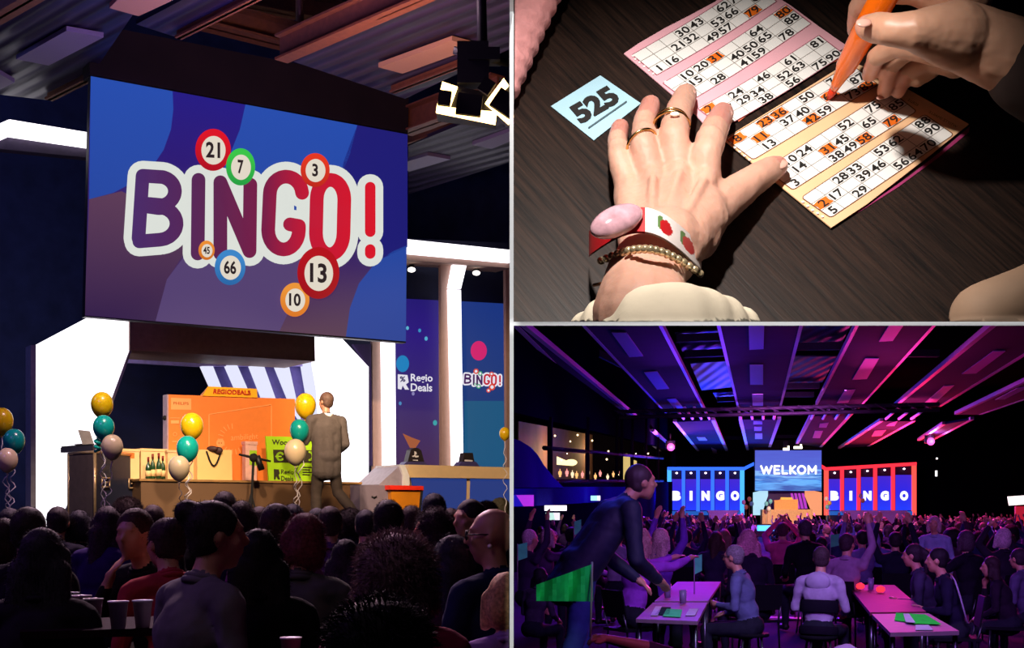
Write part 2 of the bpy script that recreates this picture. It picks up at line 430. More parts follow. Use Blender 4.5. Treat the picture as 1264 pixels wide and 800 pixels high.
# black header hung above the screen
m = MB(); panel(m, [(109, 28), (505, 106), (503.5, 164), (111, 92)], DS, .3); tag(m.build('header_valance', mat('valance', '#1a1210', .95, vary=.3, scale=2)), 'black fabric valance hanging above the big screen', 'valance')
# ----- portal behind the screen
DA = 20.6
arch = root('stage_portal', V((on(250, 650, DA).x, on(250, 650, DA).y, SZ)), 'white glowing angular portal standing at the back of the stage', 'portal')
m = MB(); panel(m, [(44.5, 426), (122, 385), (160, 385), (160, 432), (108, 575), (72, 650), (44.5, 650)], DA, .15); child(m, 'light_panel', LEDW, arch)
m = MB(); panel(m, [(388, 400), (410, 405), (455, 453), (455, 597), (402, 597), (395, 480), (389, 446)], DA, .15); child(m, 'light_panel', LEDW, arch)
grey_tr = mat('grey_trim', '#a39a9c', .5)
m = MB(); panel(m, [(38, 426), (44.5, 426), (44.5, 652), (38, 652)], DA, .3, off=.03); panel(m, [(160, 432), (163, 432), (111, 577), (66, 655), (70, 655), (108, 575)][:3]+[(108, 575)], DA, .3, off=.03); child(m, 'edge_trim', grey_tr, arch)
m = MB(); panel(m, [(58, 658), (76, 640), (104, 580), (112, 578), (96, 640), (86, 660)], DA, .2, off=.05); child(m, 'diagonal_brace', mat('brace_violet', '#2a2548', .6), arch)
m = MB(); panel(m, [(160, 385), (388, 400), (389, 446), (160, 432)], DA, 1.2, off=.05); child(m, 'lintel', mat('lintel_brown', '#9a7c70', .6), arch)
# inner tunnel ribs
m = MB(); panel(m, [(158, 432), (388, 446), (388, 452), (250, 452), (246, 452.5), (155, 447.5)], 21.9, .1); child(m, 'tunnel_soffit', mat('soffit_violet', '#b4a4f0', .6), arch)
ribs = [[(249, 452), (263, 452), (279, 492), (267, 492)], [(279, 451), (293, 451), (311, 492), (297, 492)], [(308, 449), (325, 449), (345, 505), (330, 505)], [(339, 448), (356, 448), (372, 520), (362, 505)], [(373, 447), (389, 448), (400, 560), (392, 560)]]
for r_ in ribs:
    m = MB(); panel(m, r_, 22.0, .1, off=.1); child(m, 'tunnel_light', emat('tunnel_led', '#e6e8ff', 1.0), arch)
m = MB(); panel(m, [(247, 440), (390, 440), (400, 600), (300, 600)], 22.1, .1); child(m, 'tunnel_wall', mat('tunnel_violet', '#5a4d96', .6), arch)
m = MB(); panel(m, [(100, 430), (260, 440), (310, 640), (60, 640)], 23.0, .1); child(m, 'dark_inner_sheet', mat('inner_navy', '#0e1438', .9, scale=3, vary=.3), arch)  # dark navy sheet across the inside of the portal
# ----- right set wall: beam, columns with LEDs, picture panels
beige = mat('warm_plaster', '#a58474', .7, vary=.05)
DR = 21.2
setw = root('set_wall', V((on(540, 600, DR).x, on(540, 600, DR).y, SZ)), 'set wall of glowing white columns and tall picture panels right of the stage', 'stage set')
m = MB(); panel(m, [(470, 292), (640, 308.7), (640, 324), (470, 309.5)], DR, .3, off=.5); child(m, 'light_beam', LEDW, setw)
m = MB(); panel(m, [(440, 306), (640, 323.5), (640, 331), (440, 316)], DR, .5, off=.4); child(m, 'beam_soffit', beige, setw)
for pts in ([(560.5, 320), (577.5, 321), (569, 356.5), (554, 355.5)], [(554, 357), (569, 358), (572, 580), (559, 580)], [(470, 300), (487, 300), (489, 605), (474, 605)]):
    m = MB(); panel(m, pts, DR, .06, off=.3); child(m, 'light_column', LEDW, setw)
for pts in ([(544, 322), (562, 322), (554, 356), (559, 580), (545, 580)], [(459, 300), (471, 300), (475, 600), (461, 600)], [(624, 325), (640, 325), (640, 580), (626, 580)], [(436, 425), (458, 425), (460, 575), (455, 575), (455, 452)]):
    m = MB(); panel(m, pts, DR, .08, off=.2); child(m, 'column_cheek', beige if pts[0][0] != 436 else mat('violet_board', '#33204e', .7), setw)
m = MB(); panel(m, [(400, 290), (660, 300), (660, 600), (400, 600)], DR, .1, off=-.45); child(m, 'back_board', mat('back_board', '#0d1230', .8), setw)
def spotted(pts, stops, name, extra):  # posters and their prints emit, standing in for light falling on them
    m = MB(); panel(m, pts, DR, .05, off=-.15); pic = child(m, 'picture_panel', ramp_emat(name, stops, 2, strength=.8), setw); extra(); return pic
def ex1():
    f = lambda x, y: on(x, y, DR, -.14)
    for (x, y, r, c) in ((497, 449, 8, '#2088c8'), (518, 408, 1.8, '#3c9ad0'), (526, 418, 2, '#58b8e0'), (503, 405, 1.8, '#60c0e0'), (544, 394, 1.8, '#c0c8f0'), (537, 522, 2.6, '#38a8b0'), (510, 486, 1.8, '#9088c0'), (494, 498, 1.8, '#5090c8')):
        m = MB(); m.poly([f(*p) for p in disc(x, y, r, r*1.3, 18)]); child(m, 'printed_dot', emat('dot_'+c[1:], c, .85), setw)
    m = MB(); m.poly([f(*p) for p in [(497, 535), (508, 540), (519, 544), (513, 553), (506, 553)]]); child(m, 'printed_cone', emat('cone_orange', '#b0603c', .8), setw)
    m = MB(); text_quad(m, 'Regio', f, [(507, 473.5), (534, 474), (534, 462), (507, 461.5)], 0, .02); text_quad(m, 'Deals', f, [(507, 483), (533.5, 483.5), (533.5, 473.8), (507, 473.3)], 0, .02)
    m.poly([f(*p) for p in [(491, 462), (503, 463), (504.5, 472), (501, 474.5), (505, 481), (500, 481), (497, 476), (495.5, 481), (491, 480)]])
    g = lambda x, y: on(x, y, DR, -.13)
    text_quad(m, '%', g, [(493.5, 471.5), (500.5, 471.5), (500.5, 464.5), (493.5, 464.5)], 1, .03)
    child(m, 'lettering', [emat('print_white', '#e8e4f0', .95), emat('print_dark', '#2a1a60', .8)], setw)
def ex2():
    f = lambda x, y: on(x, y, DR, -.14)
    m = MB(); m.poly([f(*p) for p in disc(591, 433, 10, 12, 28)]); child(m, 'printed_ball', emat('ball_pink', '#d82070', .9), setw)
    m = MB(); m.poly([f(*p) for p in [(573, 495), (622, 495), (622, 578), (573, 578)]]); child(m, 'printed_wave', emat('teal_wave', '#185c88', .8), setw)
    g = lambda x, y: on(x, y, DR, -.12); g2 = lambda x, y: on(x, y, DR, -.11); g3 = lambda x, y: on(x, y, DR, -.10)
    sx = lambda p: (572+(p[0]-160)*.152, 462.5+(p[1]-217)*.128)
    m = MB()
    for k, ss in L.items():
        for s_ in ss: stroke(m, [sx(p) for p in s_], 6, g, 0, 5)
    for k, ss in L.items():
        for s_ in ss: stroke(m, [sx(p) for p in s_], 2.2, g2, 1 if k in 'BIN' else 2, 4)
    for t, bx, by, rx, ry, c1, c2, o in balls:
        p = sx((bx, by)); m.poly([g3(*d) for d in disc(p[0], p[1], rx*.15, ry*.13, 16)], 3 if t in ('21', '3', '13', '10') else 4)
        m.poly([on(*d, DR, -.095) for d in disc(p[0], p[1], rx*.08, ry*.07, 12)], 0)
    child(m, 'lettering', [emat('print_white', '#e8e4f0', .95), emat('print_plum', '#48205c', .9), emat('print_red', '#c81c34', .9), emat('print_red2', '#e04830', .9), emat('print_green', '#48a878', .9)], setw)
spotted([(485, 368), (545, 371), (545, 575), (485, 575)], [(0, '#4a2c58'), (.45, '#3c2a78'), (.8, '#301a88'), (1, '#26187c')], 'poster_violet_glow', ex1)
spotted([(571, 372), (626, 375), (626, 580), (571, 580)], [(0, '#155878'), (.4, '#183c80'), (1, '#1c3a8c')], 'poster_blue_glow', ex2)
for x, y in ((508, 333), (588, 337)):
    r0 = tag(root('downlight', on(x, y, DR, -.2), 'small bright round spotlight above the %s picture panel' % ('violet' if x < 550 else 'blue'), 'spotlight', 'spotlights in the set wall'))
    m = MB(); m.tube([on(x, y-3, DR, .0), on(x, y, DR, .12)], .06, 14); child(m, 'housing', dark, r0)
    m = MB(); c = on(x, y, DR, .14); m.ell(c, (.07, .05, .045)); child(m, 'lens', emat('lens_white', '#fff8f0', 3), r0)
# ----- top left LED beam
bl = root('light_beam', on(60, 190, 21.5), 'white light beam with a corner at upper left of the stage wall', 'light beam')
m = MB(); panel(m, [(12, 147.5), (112, 164), (112, 182), (12, 167.5)], 21.5, .2); child(m, 'light_face', LEDW, bl)
m = MB(); m.prism([on(11.2, 147.5, 21.5), on(11.2, 167.5, 21.5), on(-18, 180, 20.2), on(-18, 160, 20.2)], N1*.1); child(m, 'light_face', LEDW, bl)
m = MB(); panel(m, [(-18, 178), (12, 168), (112, 183), (112, 195), (-18, 182)], 21.6, .2); child(m, 'soffit', mat('soffit_plum', '#3c3048', .7), bl)
# ----- ceiling of the hall: service panels between beams
ZC = 7.6
def cq(mb, pts, z, th=.06, mi=0): return mb.prism([onz(min(x, 630.4), y, z) for x, y in pts], (0, 0, th), mi)
d2 = (onz(82, 38, ZC)-onz(20, 73, ZC)).normalized(); pz = V((d2.y, -d2.x, 0))
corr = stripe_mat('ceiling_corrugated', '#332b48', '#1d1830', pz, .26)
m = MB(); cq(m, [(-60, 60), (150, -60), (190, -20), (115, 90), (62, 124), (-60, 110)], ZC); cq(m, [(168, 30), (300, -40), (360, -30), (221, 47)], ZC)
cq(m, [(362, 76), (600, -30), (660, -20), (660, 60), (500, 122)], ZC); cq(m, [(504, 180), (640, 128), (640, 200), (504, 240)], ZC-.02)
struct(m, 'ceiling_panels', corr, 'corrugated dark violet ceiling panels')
tan = mat('ceiling_tile_tan', '#c9a27c', .7, vary=.04, scale=60); lil = mat('ceiling_tile_grey', '#8e88a0', .7, vary=.06, scale=60)
tiles = [([(20, 73), (82, 38), (128, 46), (60, 81)], lil), ([(-20, 96), (-6, 88), (18, 102), (-20, 120)], lil), ([(135, 10), (155, -10), (225, -5), (171, 20)], tan), ([(467, 83), (558, 50), (588, 58), (497, 91)], tan), ([(583, 179), (640, 162), (640, 174), (607, 184)], lil), ([(490, 203), (528, 192), (556, 197), (505, 212)], lil)]
where = ['upper left beside the valance', 'at the far left edge above the white light beam', 'just over the valance top left', 'between the big orange beam and the floodlights', 'at the right edge below the floodlights', 'behind the top right corner of the valance']
for (pts, mt), wh in zip(tiles, where):
    m = MB(); cq(m, pts, ZC-.08, .06, 0); cx_ = sum(p[0] for p in pts)/4; cy_ = sum(p[1] for p in pts)/4
    r0 = m.build('ceiling_vent_panel', mt); tag(r0, 'flat %s rectangular ceiling panel %s' % ('tan' if mt is tan else 'grey', wh), 'ceiling panel', 'ceiling panels over the stage hall')
orange_st = mat('orange_steel', '#7c4c30', .6, vary=.15); brown_st = mat('brown_steel', '#6b4422', .6, vary=.2)
def beam_px(x0, y0, x1, y1, z, wpx, h, name, mt, label):
    a = onz(x0, y0, z); b = onz(x1, y1, z); b = b if b.x < -.2 else a+(b-a)*((a.x+.2)/(a.x-b.x)); t = (b-a).normalized(); s_ = V((t.y, -t.x, 0)); w_ = wpx
    m = MB(); m.prism([a+s_*w_/2, b+s_*w_/2, b-s_*w_/2, a-s_*w_/2], (0, 0, .03))       # flange
    m.prism([a+s_*.02, b+s_*.02, b-s_*.02, a-s_*.02], (0, 0, h)); a2 = a+V((0, 0, h)); b2 = b+V((0, 0, h))
    m.prism([a2+s_*w_/2, b2+s_*w_/2, b2-s_*w_/2, a2-s_*w_/2], (0, 0, .03)); struct(m, name, mt, label)
beam_px(347, 76, 640, -50, 7.45, .2, .3, 'trim_1', orange_st, 'orange steel ceiling beam')
beam_px(60, 124, 118, 95, 7.5, .12, .15, 'trim_2', orange_st, 'thin orange ceiling edge')
beam_px(220, 48, 340, -12, 7.5, .1, .2, 'trim_3', orange_st, 'thin orange ceiling edge')
beam_px(-40, 45, 60, -12, 7.5, .22, .3, 'trim_4', orange_st, 'orange ceiling beam')
beam_px(240, 30, 376, 64, 8.2, .35, .3, 'trim_5', brown_st, 'brown cross beam in the roof')
beam_px(300, 8, 520, 50, 9.4, .3, .3, 'trim_6', brown_st, 'far brown roof beam')
beam_px(500, 166, 650, 112, 7.5, .28, .35, 'trim_7', orange_st, 'orange ceiling beam behind the floodlights')
beam_px(500, 180, 600, 148, 7.6, .14, .2, 'trim_8', orange_st, 'orange ceiling edge behind the floodlights')
beam_px(484, 115, 580, 78, 7.5, .1, .15, 'trim_9', orange_st, 'thin orange ceiling edge')
m = MB(); m.tube([onz(370, 66, 8.2), onz(370, 66, 8.2)+V((0, 0, 3))], .06, 10); struct(m, 'trim_10', brown_st, 'vertical roof hanger')
# ----- flood lights on a hanging bar
def flood(px, py, Y, w, tilt, lab):
    c = P(px, py, Y); r0 = root('floodlight', c, lab, 'floodlight', 'hanging floodlights')
    R = Matrix.Rotation(tilt, 3, 'Y')
    def T_(x, y, z): return c+R @ V((x, y, z))
    m = MB(); outer = [(-w/2, 0, -.10), (w/2, 0, -.10), (w/2*.75, 0, .16), (-w/2*.85, 0, .20)]
    m.prism([T_(x, -.02, z) for x, y, z in outer], R @ V((0, .25, 0))); child(m, 'housing', dark, r0)
    m = MB(); m.prism([T_(-w*.5, -.06, -.10), T_(w*.5, -.06, -.14), T_(w*.5, -.06, -.02), T_(-w*.5, -.06, -.04)], R @ V((0, .03, 0)))
    m.prism([T_(-w*.5, -.06, -.04), T_(-w*.28, -.06, -.04), T_(-w*.2, -.06, .17), T_(-w*.46, -.06, .20)], R @ V((0, .03, 0)))
    child(m, 'glowing_lens', emat('flood_glow', '#ffcf80', 7), r0)
    m = MB(); m.box(T_(.02, -.09, .0), (.24, .05, .2), rot=R); m.box(T_(-.22, -.1, .03), (.12, .05, .14), rot=R); child(m, 'barn_door', black, r0)
    m = MB(); m.box(T_(0, .02, .42), (.3, .2, .4)); child(m, 'yoke', dark, r0)
    return r0
flood(577, 133, 12.5, .58, .13, 'glowing warm floodlight hanging near the top right of the stage hall')
flood(622, 130, 12.5, .30, .6, 'tilted warm floodlight cut by the dividing wall')
m = MB(); m.tube([P(596, 62, 12.5), P(592, -80, 12.5)], .05, 10); m.box(P(598, 70, 12.5), (.3, .2, .12)); m.tube([P(560, 62, 12.5), P(628, 78, 12.5)], .04, 8)
tag(m.build('light_hanger', dark), 'dark pipe hanger carrying the two floodlights', 'pipe')
# ================= PEOPLE
skin_m = mat('skin', '#c08a70', .5, vary=.08, sss=.1, bump=.05)
cloth_m = mat('cloth', '#808080', .9, spec=.12, vary=.22, scale=9, bump=.25, objcol=True)
trous_m = mat('trousers', '#20222c', .9, vary=.2, spec=.1)
hair_m = mat('hair', '#404040', .7, vary=.4, scale=70, bump=.0, objcol=True, spec=.25)
shoe_m = mat('shoes', '#1a1718', .5)
def hand_prims(w, d, up, m=0, curl=.4, s=1.0):
    """palm, four unequal bent fingers and a side thumb, from wrist w along d; up = back of the hand"""
    w = V(w); d = V(d).normalized(); up = V(up); up = (up-d*up.dot(d)).normalized(); sd = d.cross(up)
    pr = [('c', w, w+d*.045*s, .026*s, .03*s, m)]
    for k in range(4):
        o = (k-1.5)*.019*s; ln = (.075, .085, .08, .062)[k]*s; a = w+d*.07*s+sd*o
        pr.append(('c', w+d*.03*s+sd*o*.7, a, .017*s, .012*s, m))
        b = a+(d-up*curl*.5).normalized()*ln*.5+sd*o*.15; c = b+(d-up*curl*1.6).normalized()*ln*.5
        pr.append(('c', a, b, .0115*s, .010*s, m)); pr.append(('c', b, c, .010*s, .008*s, m))
    t0 = w+d*.025*s-sd*.026*s; t1 = t0+(d-sd*.9-up*.2).normalized()*.04*s; t2 = t1+(d-sd*.2).normalized()*.03*s
    pr += [('c', t0, t1, .015*s, .012*s, m), ('c', t1, t2, .012*s, .009*s, m)]
    return pr
def person_prims(seated=True, arms=('rest', 'rest'), lean=0.0, turn=0.0, tilt=0.0, sleeves=True, legs=None, build=1.0, jacket=0):
    """metres, facing +Y, origin on the ground under the hips; returns volumes and the head matrix"""
    hz = .50 if seated else .92
    S_, K, T_, W = 0, 1, 2, 3        # skin, cloth, trousers, shoes
    Rl = Matrix.Translation((0, 0, hz)) @ Matrix.Rotation(-lean, 4, 'X')
    def t(x, y, z): return Rl @ V((x, y, z))
    R3 = Rl.to_3x3(); b = build
    pr = [('e', t(0, -.01, .03), (.175*b, .135*b, .12), T_ if not jacket else K, R3), ('e', t(0, .0, .19), (.148*b, .118*b, .17), K, R3),
          ('e', t(0, .0, .38), (.172*b, .122*b, .17), K, R3), ('c', t(-.10, 0, .50), t(.10, 0, .50), .075, .075, K),
          ('c', t(-.165*b, 0, .50), t(-.06, 0, .53), .066, .06, K), ('c', t(.165*b, 0, .50), t(.06, 0, .53), .066, .06, K),
          ('c', t(0, 0, .53), t(0, .005, .575), .066, .055, K), ('c', t(0, .005, .55), t(0, .02, .66), .052, .052, S_)]
    if jacket: pr += [('c', t(-.085*b, -.005, .40), t(-.07*b, -.005, -.15), .108, .122, K), ('c', t(.085*b, -.005, .40), t(.07*b, -.005, -.15), .108, .122, K), ('c', t(0, -.01, .42), t(0, -.01, -.15), .118, .128, K)]
    if jacket: pr += [('c', t(-.08, -.005, .10), t(-.09, -.005, -.12), .10, .105, K), ('c', t(.08, -.005, .10), t(.09, -.005, -.12), .10, .105, K)]
    if seated and legs is None: legs = [((-.13, .42, .50), (-.14, .38, .10)), ((.13, .42, .50), (.14, .42, .10))]
    if not seated and legs is None: legs = [((-.10, .02, .50), (-.11, -.01, .09)), ((.10, .02, .50), (.11, .0, .09))]
    for sgn, (kn, an) in zip((-1, 1), legs):
        hp = V((sgn*.09, 0, hz)); kn = V(kn); an = V(an)
        tj = .012 if jacket else 0
        pr += [('c', hp, kn, .095 if seated else .092, .06+tj, T_), ('c', kn, lerp(kn, an, .35), .058+tj, .058+tj, T_), ('c', lerp(kn, an, .35), an+V((0, 0, .0)), .058+tj, .042+tj*1.3, T_)]
        pr += [('c', an-V((0, .02, .045)), an+V((sgn*.015, .15, -.055)), .042, .032, W)]
    for i, (sgn, am) in enumerate(zip((-1, 1), arms)):
        sh = t(sgn*.19*b, 0, .49)
        if am == 'rest': el = t(sgn*.25, .06, .24); wr = t(sgn*.17, .28, .20); up = (0, 0, 1)
        elif am == 'down': el = t(sgn*.255, -.03, .21); wr = t(sgn*.25, .07, -.02); up = (sgn, 0, 0)
        elif am == 'up': el = t(sgn*.27, .10, .72); wr = t(sgn*.20, .14, .98); up = (0, -1, 0)
        elif am == 'upout': el = t(sgn*.38, .08, .66); wr = t(sgn*.42, .12, .92); up = (0, -1, 0)
        elif am == 'forward': el = t(sgn*.22, .25, .52); wr = t(sgn*.14, .48, .62); up = (0, 0, 1)
        elif am == 'clap': el = t(sgn*.25, .20, .36); wr = t(sgn*.04, .34, .54); up = (sgn, 0, 0)
        elif am == 'highclap': el = t(sgn*.25, .16, .66); wr = t(sgn*.05, .20, .88); up = (sgn, 0, 0)
        elif am == 'chin': el = t(sgn*.22, .26, .28); wr = t(sgn*.09, .17, .53); up = (sgn, 1, 0)
        elif am == 'hold': el = t(sgn*.24, .05, .24); wr = t(sgn*.08, .26, .30); up = (0, 1, 0)
        elif am == 'hug': el = t(sgn*.27, .06, .24); wr = t(-sgn*.05, .22, .26); up = (0, 1, 0)
        else: el = t(*am[0]); wr = t(*am[1]); up = am[2]
        km = K if sleeves else S_
        jj = .012 if jacket else 0
        pr += [('c', sh, lerp(sh, el, .45), .062+jj, .052+jj, K), ('c', lerp(sh, el, .4), el, .052+jj, .044+jj, km), ('c', el, lerp(el, wr, .3), .044+jj, .043+jj, km), ('c', lerp(el, wr, .3), lerp(el, wr, .92), .043+jj, .031+jj, km), ('c', lerp(el, wr, .7), wr, .03, .027, S_)]
        pr += hand_prims(wr, V(wr)-V(el), up, S_)
    H = Matrix.Translation(t(0, .03, .735)) @ Matrix.Rotation(turn, 4, 'Z') @ Matrix.Rotation(tilt, 4, 'X'); h3 = H.to_3x3()
    def h(x, y, z): return H @ V((x, y, z))
    pr += [('e', h(0, -.012, .02), (.075, .094, .095), S_, h3), ('e', h(0, .022, -.035), (.058, .066, .078), S_, h3), ('c', h(0, .04, -.095), h(0, .052, -.092), .026, .022, S_),
           ('c', h(0, .083, .012), h(0, .105, -.022), .010, .014, S_), ('c', h(-.035, .078, .028), h(.035, .078, .028), .012, .012, S_),
           ('c', h(-.018, .082, -.056), h(.018, .082, -.056), .009, .009, S_), ('e', h(-.077, -.005, -.005), (.012, .02, .03), S_, h3), ('e', h(.077, -.005, -.005), (.012, .02, .03), S_, h3),
           ('e', h(-.042, .06, -.02), (.02, .02, .02), S_, h3), ('e', h(.042, .06, -.02), (.02, .02, .02), S_, h3)]
    global NECK
    NECK = Rl @ Matrix.Translation((0, .008, .572))
    return pr, H
def hair_prims(style, H):
    h3 = H.to_3x3()
    def h(x, y, z): return H @ V((x, y, z))
    p = [('e', h(0, -.022, .034), (.085, .098, .096), 0, h3)]
    if style == 'short': p += [('e', h(0, -.045, -.015), (.078, .06, .07), 0, h3)]
    if style in ('bob', 'long'):
        p += [('e', h(0, -.035, -.03), (.096, .083, .11), 0, h3), ('c', h(-.082, .0, .02), h(-.088, .012, -.11), .028, .024, 0), ('c', h(.082, .0, .02), h(.088, .012, -.11), .028, .024, 0)]
    if style == 'long':
        for x in (-.075, -.03, .03, .075): p.append(('c', h(x, -.05, -.05), h(x*1.25, -.085, -.34), .055, .042, 0))
    if style == 'bun': p += [('e', h(0, -.04, -.01), (.08, .065, .08), 0, h3), ('e', h(-.02, -.105, .085), (.05, .046, .046), 0, h3)]
    if style == 'pony': p += [('e', h(0, -.04, -.01), (.08, .065, .075), 0, h3), ('c', h(0, -.105, .06), h(0, -.15, .02), .028, .035, 0), ('c', h(0, -.15, .02), h(0, -.135, -.18), .035, .018, 0)]
    if style == 'curly': p += [('e', h(0, -.035, .02), (.13, .12, .125), 0, h3), ('e', h(-.05, -.04, -.06), (.085, .085, .085), 0, h3), ('e', h(.05, -.04, -.06), (.085, .085, .085), 0, h3)]
    if style == 'cap': p += [('e', h(0, -.01, .045), (.088, .1, .085), 0, h3), ('c', h(-.03, .08, .055), h(-.03, .13, .045), .03, .02, 0), ('c', h(.03, .08, .055), h(.03, .13, .045), .03, .02, 0)]
    return p
def hdisp(style):
    a = {'curly': .008, 'bob': .003, 'long': .004, 'short': .003}.get(style, .002); f = {'curly': 22}.get(style, 34)
    def g(c):
        if style == 'curly': return a*mnoise.noise(c*f)+a*.6*mnoise.noise(c*f*2.3)
        return a*mnoise.noise(V((c.x*f, c.y*f, c.z*f*.25)))
    return g
def folds(c): return .006*mnoise.noise(V((c.x*9, c.y*9, c.z*14)))+.003*mnoise.noise(c*30)
PROTO = {}
def proto(key, vox=.013, **kw):
    """mesh of a body in a pose, plus the hair meshes that fit its head"""
    if key not in PROTO:
        pr, H = person_prims(**kw)
        def dd(c): return folds(c) if c.z < H.translation.z-.16 else 0
        me = melt('body', pr, vox, [skin_m, cloth_m, trous_m, shoe_m], 3, dd)
        m = MB()
        for rr_, zz_, th_ in ((.060, .0, .013), (.068, -.016, .014)): m.tube([NECK @ V((rr_*1.03*math.cos(a_), rr_*.98*math.sin(a_), zz_-.012*math.sin(a_))) for a_ in [k*math.pi/12 for k in range(25)]], th_, 8, cap=False)
        c_ = m.build('collar', cloth_m, None, origin=(0, 0, 0)); cm = c_.data; bpy.data.objects.remove(c_)
        PROTO[key] = [me, H, {}, cm]
    return PROTO[key]
def hair_mesh(key, style, vox=.012):
    p = PROTO[key]
    if style not in p[2]: p[2][style] = melt('hair', hair_prims(style, p[1]), vox, [hair_m], 2, hdisp(style))
    return p[2][style]
def make_person(key, loc, rotz, scale, cloth, haircol, style, label, group=None):
    me = PROTO[key][0]
    o = bpy.data.objects.new('person', me); COL.objects.link(o); o.location = loc; o.rotation_euler = (0, 0, rotz); o.scale = (scale,)*3
    o.color = lin(cloth); tag(o, label, 'person', group)
    if not (group or '').startswith('crowd row'):
        c_ = bpy.data.objects.new('collar', PROTO[key][3]); COL.objects.link(c_); c_.parent = o; c_.color = o.color
    if style != 'bald':
        h = bpy.data.objects.new('hair' if style != 'cap' else 'cap', hair_mesh(key, style)); COL.objects.link(h); h.parent = o; h.color = lin(haircol)
    return o
def strands(me, n, ln, wd, seed=1, droop=.5, curl=0.0):
    """fine loose hairs standing off a head of hair, as slim real blades"""
    rg = random.Random(seed); ps = me.polygons; N = len(ps); vs = []; fs = []
    for _ in range(n):
        p_ = ps[rg.randrange(N)]; c = V(p_.center); nr = V(p_.normal); d = (nr+V((rg.uniform(-.5, .5), rg.uniform(-.5, .5), rg.uniform(-.5, .5)-droop))).normalized()
        s_ = d.cross(V((rg.uniform(-1, 1), rg.uniform(-1, 1), rg.uniform(-1, 1)))).normalized()*wd; L_ = ln*rg.uniform(.4, 1.1); a = c-nr*.004; b = a+nr*L_*.35+d*L_*.3; e = b+(d+V((0, 0, -droop*.8))+V((rg.uniform(-1, 1), rg.uniform(-1, 1), rg.uniform(-1, 1)))*curl).normalized()*L_*.5
        o = len(vs); vs += [a-s_, a+s_, b-s_*.7, b+s_*.7, e]; fs += [(o, o+1, o+3, o+2), (o+2, o+3, o+4)]
    m2 = bpy.data.meshes.new('loose_hair'); m2.from_pydata([tuple(v) for v in vs], [], fs); m2.materials.append(hair_m); m2.update(); return m2
FUZZ = {}
def add_fuzz(h, style, key):
    k = (key, style)
    if k not in FUZZ: FUZZ[k] = strands(h.data, {'curly': 7500, 'bob': 2600, 'long': 3200, 'bun': 2200}.get(style, 1600), {'curly': .034, 'bob': .026, 'long': .025}.get(style, .016), .0013, 3, .4 if style == 'curly' else .8, .9 if style == 'curly' else .3)
    f_ = bpy.data.objects.new('loose_hair', FUZZ[k]); COL.objects.link(f_); f_.parent = h; f_.color = h.color; f_['kind'] = 'stuff'
# seated poses shared by both rooms
proto('sit', arms=('rest', 'rest'), lean=.12)
proto('sit_lean', arms=('rest', 'chin'), lean=.28, turn=.3)
proto('sit_turn', arms=('rest', 'rest'), lean=.1, turn=.8)
proto('sit_lookright', arms=('rest', 'rest'), lean=.16, turn=-1.05)
proto('sit_34', arms=('rest', 'rest'), lean=.2, turn=-.42)
proto('sit_up', arms=('up', 'up'), lean=.03)
proto('sit_oneup', arms=('rest', 'up'), lean=.05, turn=-.2)
proto('sit_clap', arms=('clap', 'clap'), lean=.08)
proto('sit_high', arms=('highclap', 'highclap'), lean=.02, tilt=.15)
proto('stand', seated=False, arms=('down', 'hold'))
proto('stand_up', seated=False, arms=('upout', 'up'), lean=.0)
# ================= THINGS ON THE STAGE
DP = 18.2
brown = mat('counter_brown', '#65492e', .65, vary=.1, scale=2)
zt = CZ+(HY-593)/F*DP                                    # counter top
ct = root('stage_counter', V((on(310, 640, DP).x, on(310, 640, DP).y, SZ)), 'long low brown counter across the stage carrying the prizes', 'counter')
def base_quad(px0, px1, D, z, depth):
    a = on(px0, HY, D); b = on(px1, HY, D); a.z = b.z = z; return a, b, b+N1*depth, a+N1*depth
m = MB(); m.prism(base_quad(174, 446, DP, SZ, .9), (0, 0, zt-SZ-.03)); child(m, 'front_panel', brown, ct)
m = MB(); m.prism(base_quad(172, 447, DP-.03, zt-.03, 1.0), (0, 0, .03)); child(m, 'counter_top', mat('counter_top', '#96703f', .5), ct)
# big orange television carton
tvb = root('television_carton', V((on(285, 590, DP+.55).x, on(285, 590, DP+.55).y, zt)), 'huge orange television carton standing on the brown counter', 'carton')
DT = DP+.55; orange = mat('carton_orange', '#e8802c', .6, vary=.03)
f = lambda x, y: on(x, y, DT, .004)
m = MB(); panel(m, [(207, 487), (364, 492.5), (364, 595), (207, 595)], DT, .17); child(m, 'box', orange, tvb)
m = MB(); panel(m, [(206.2, 486.8), (208, 487), (208, 595), (206.2, 595)], DT, .17, off=.005); child(m, 'side_panel', mat('carton_side', '#a8909c', .7), tvb)
pale = mat('print_pale_orange', '#f2a860', .6, vary=0); dkor = mat('print_dark_orange', '#b85818', .6, vary=0)
m = MB(); m.poly([f(*p) for p in [(211, 491), (236, 492), (236, 506), (211, 505.5)]])
g = lambda x, y: on(x, y, DT, .008)
for a_, b_ in (((258, 511.5), (335, 499.5)), ((335, 499.5), (335, 594)), ((258, 511.5), (258, 560))): stroke(m, [a_, b_], .9, g, 0, 4)
text_quad(m, 'ambilight', g, [(285, 546), (318.5, 544), (318.5, 535), (285, 536.5)], 0, .0)
for k in range(14):
    an = math.radians(95+k*17); m_ = (288+math.cos(an)*13, 542-math.sin(an)*13); n_ = (288+math.cos(an)*19, 542-math.sin(an)*19)
    if m_[0] < 296: stroke(m, [m_, n_], .9, g, 0, 3)
m.poly([g(*p) for p in disc(272, 547, 5, 5.5)])
stroke(m, [(210, 516), (222, 516)], .8, g, 0, 3); m.poly([g(*p) for p in [(211, 519), (221, 519), (221, 523), (211, 523)]]); stroke(m, arcpts(216, 536, 2.2, 2.2, 0, 360, 12), .8, g, 0, 3); stroke(m, [(213, 545), (219, 545)], 1.2, g, 0, 3)
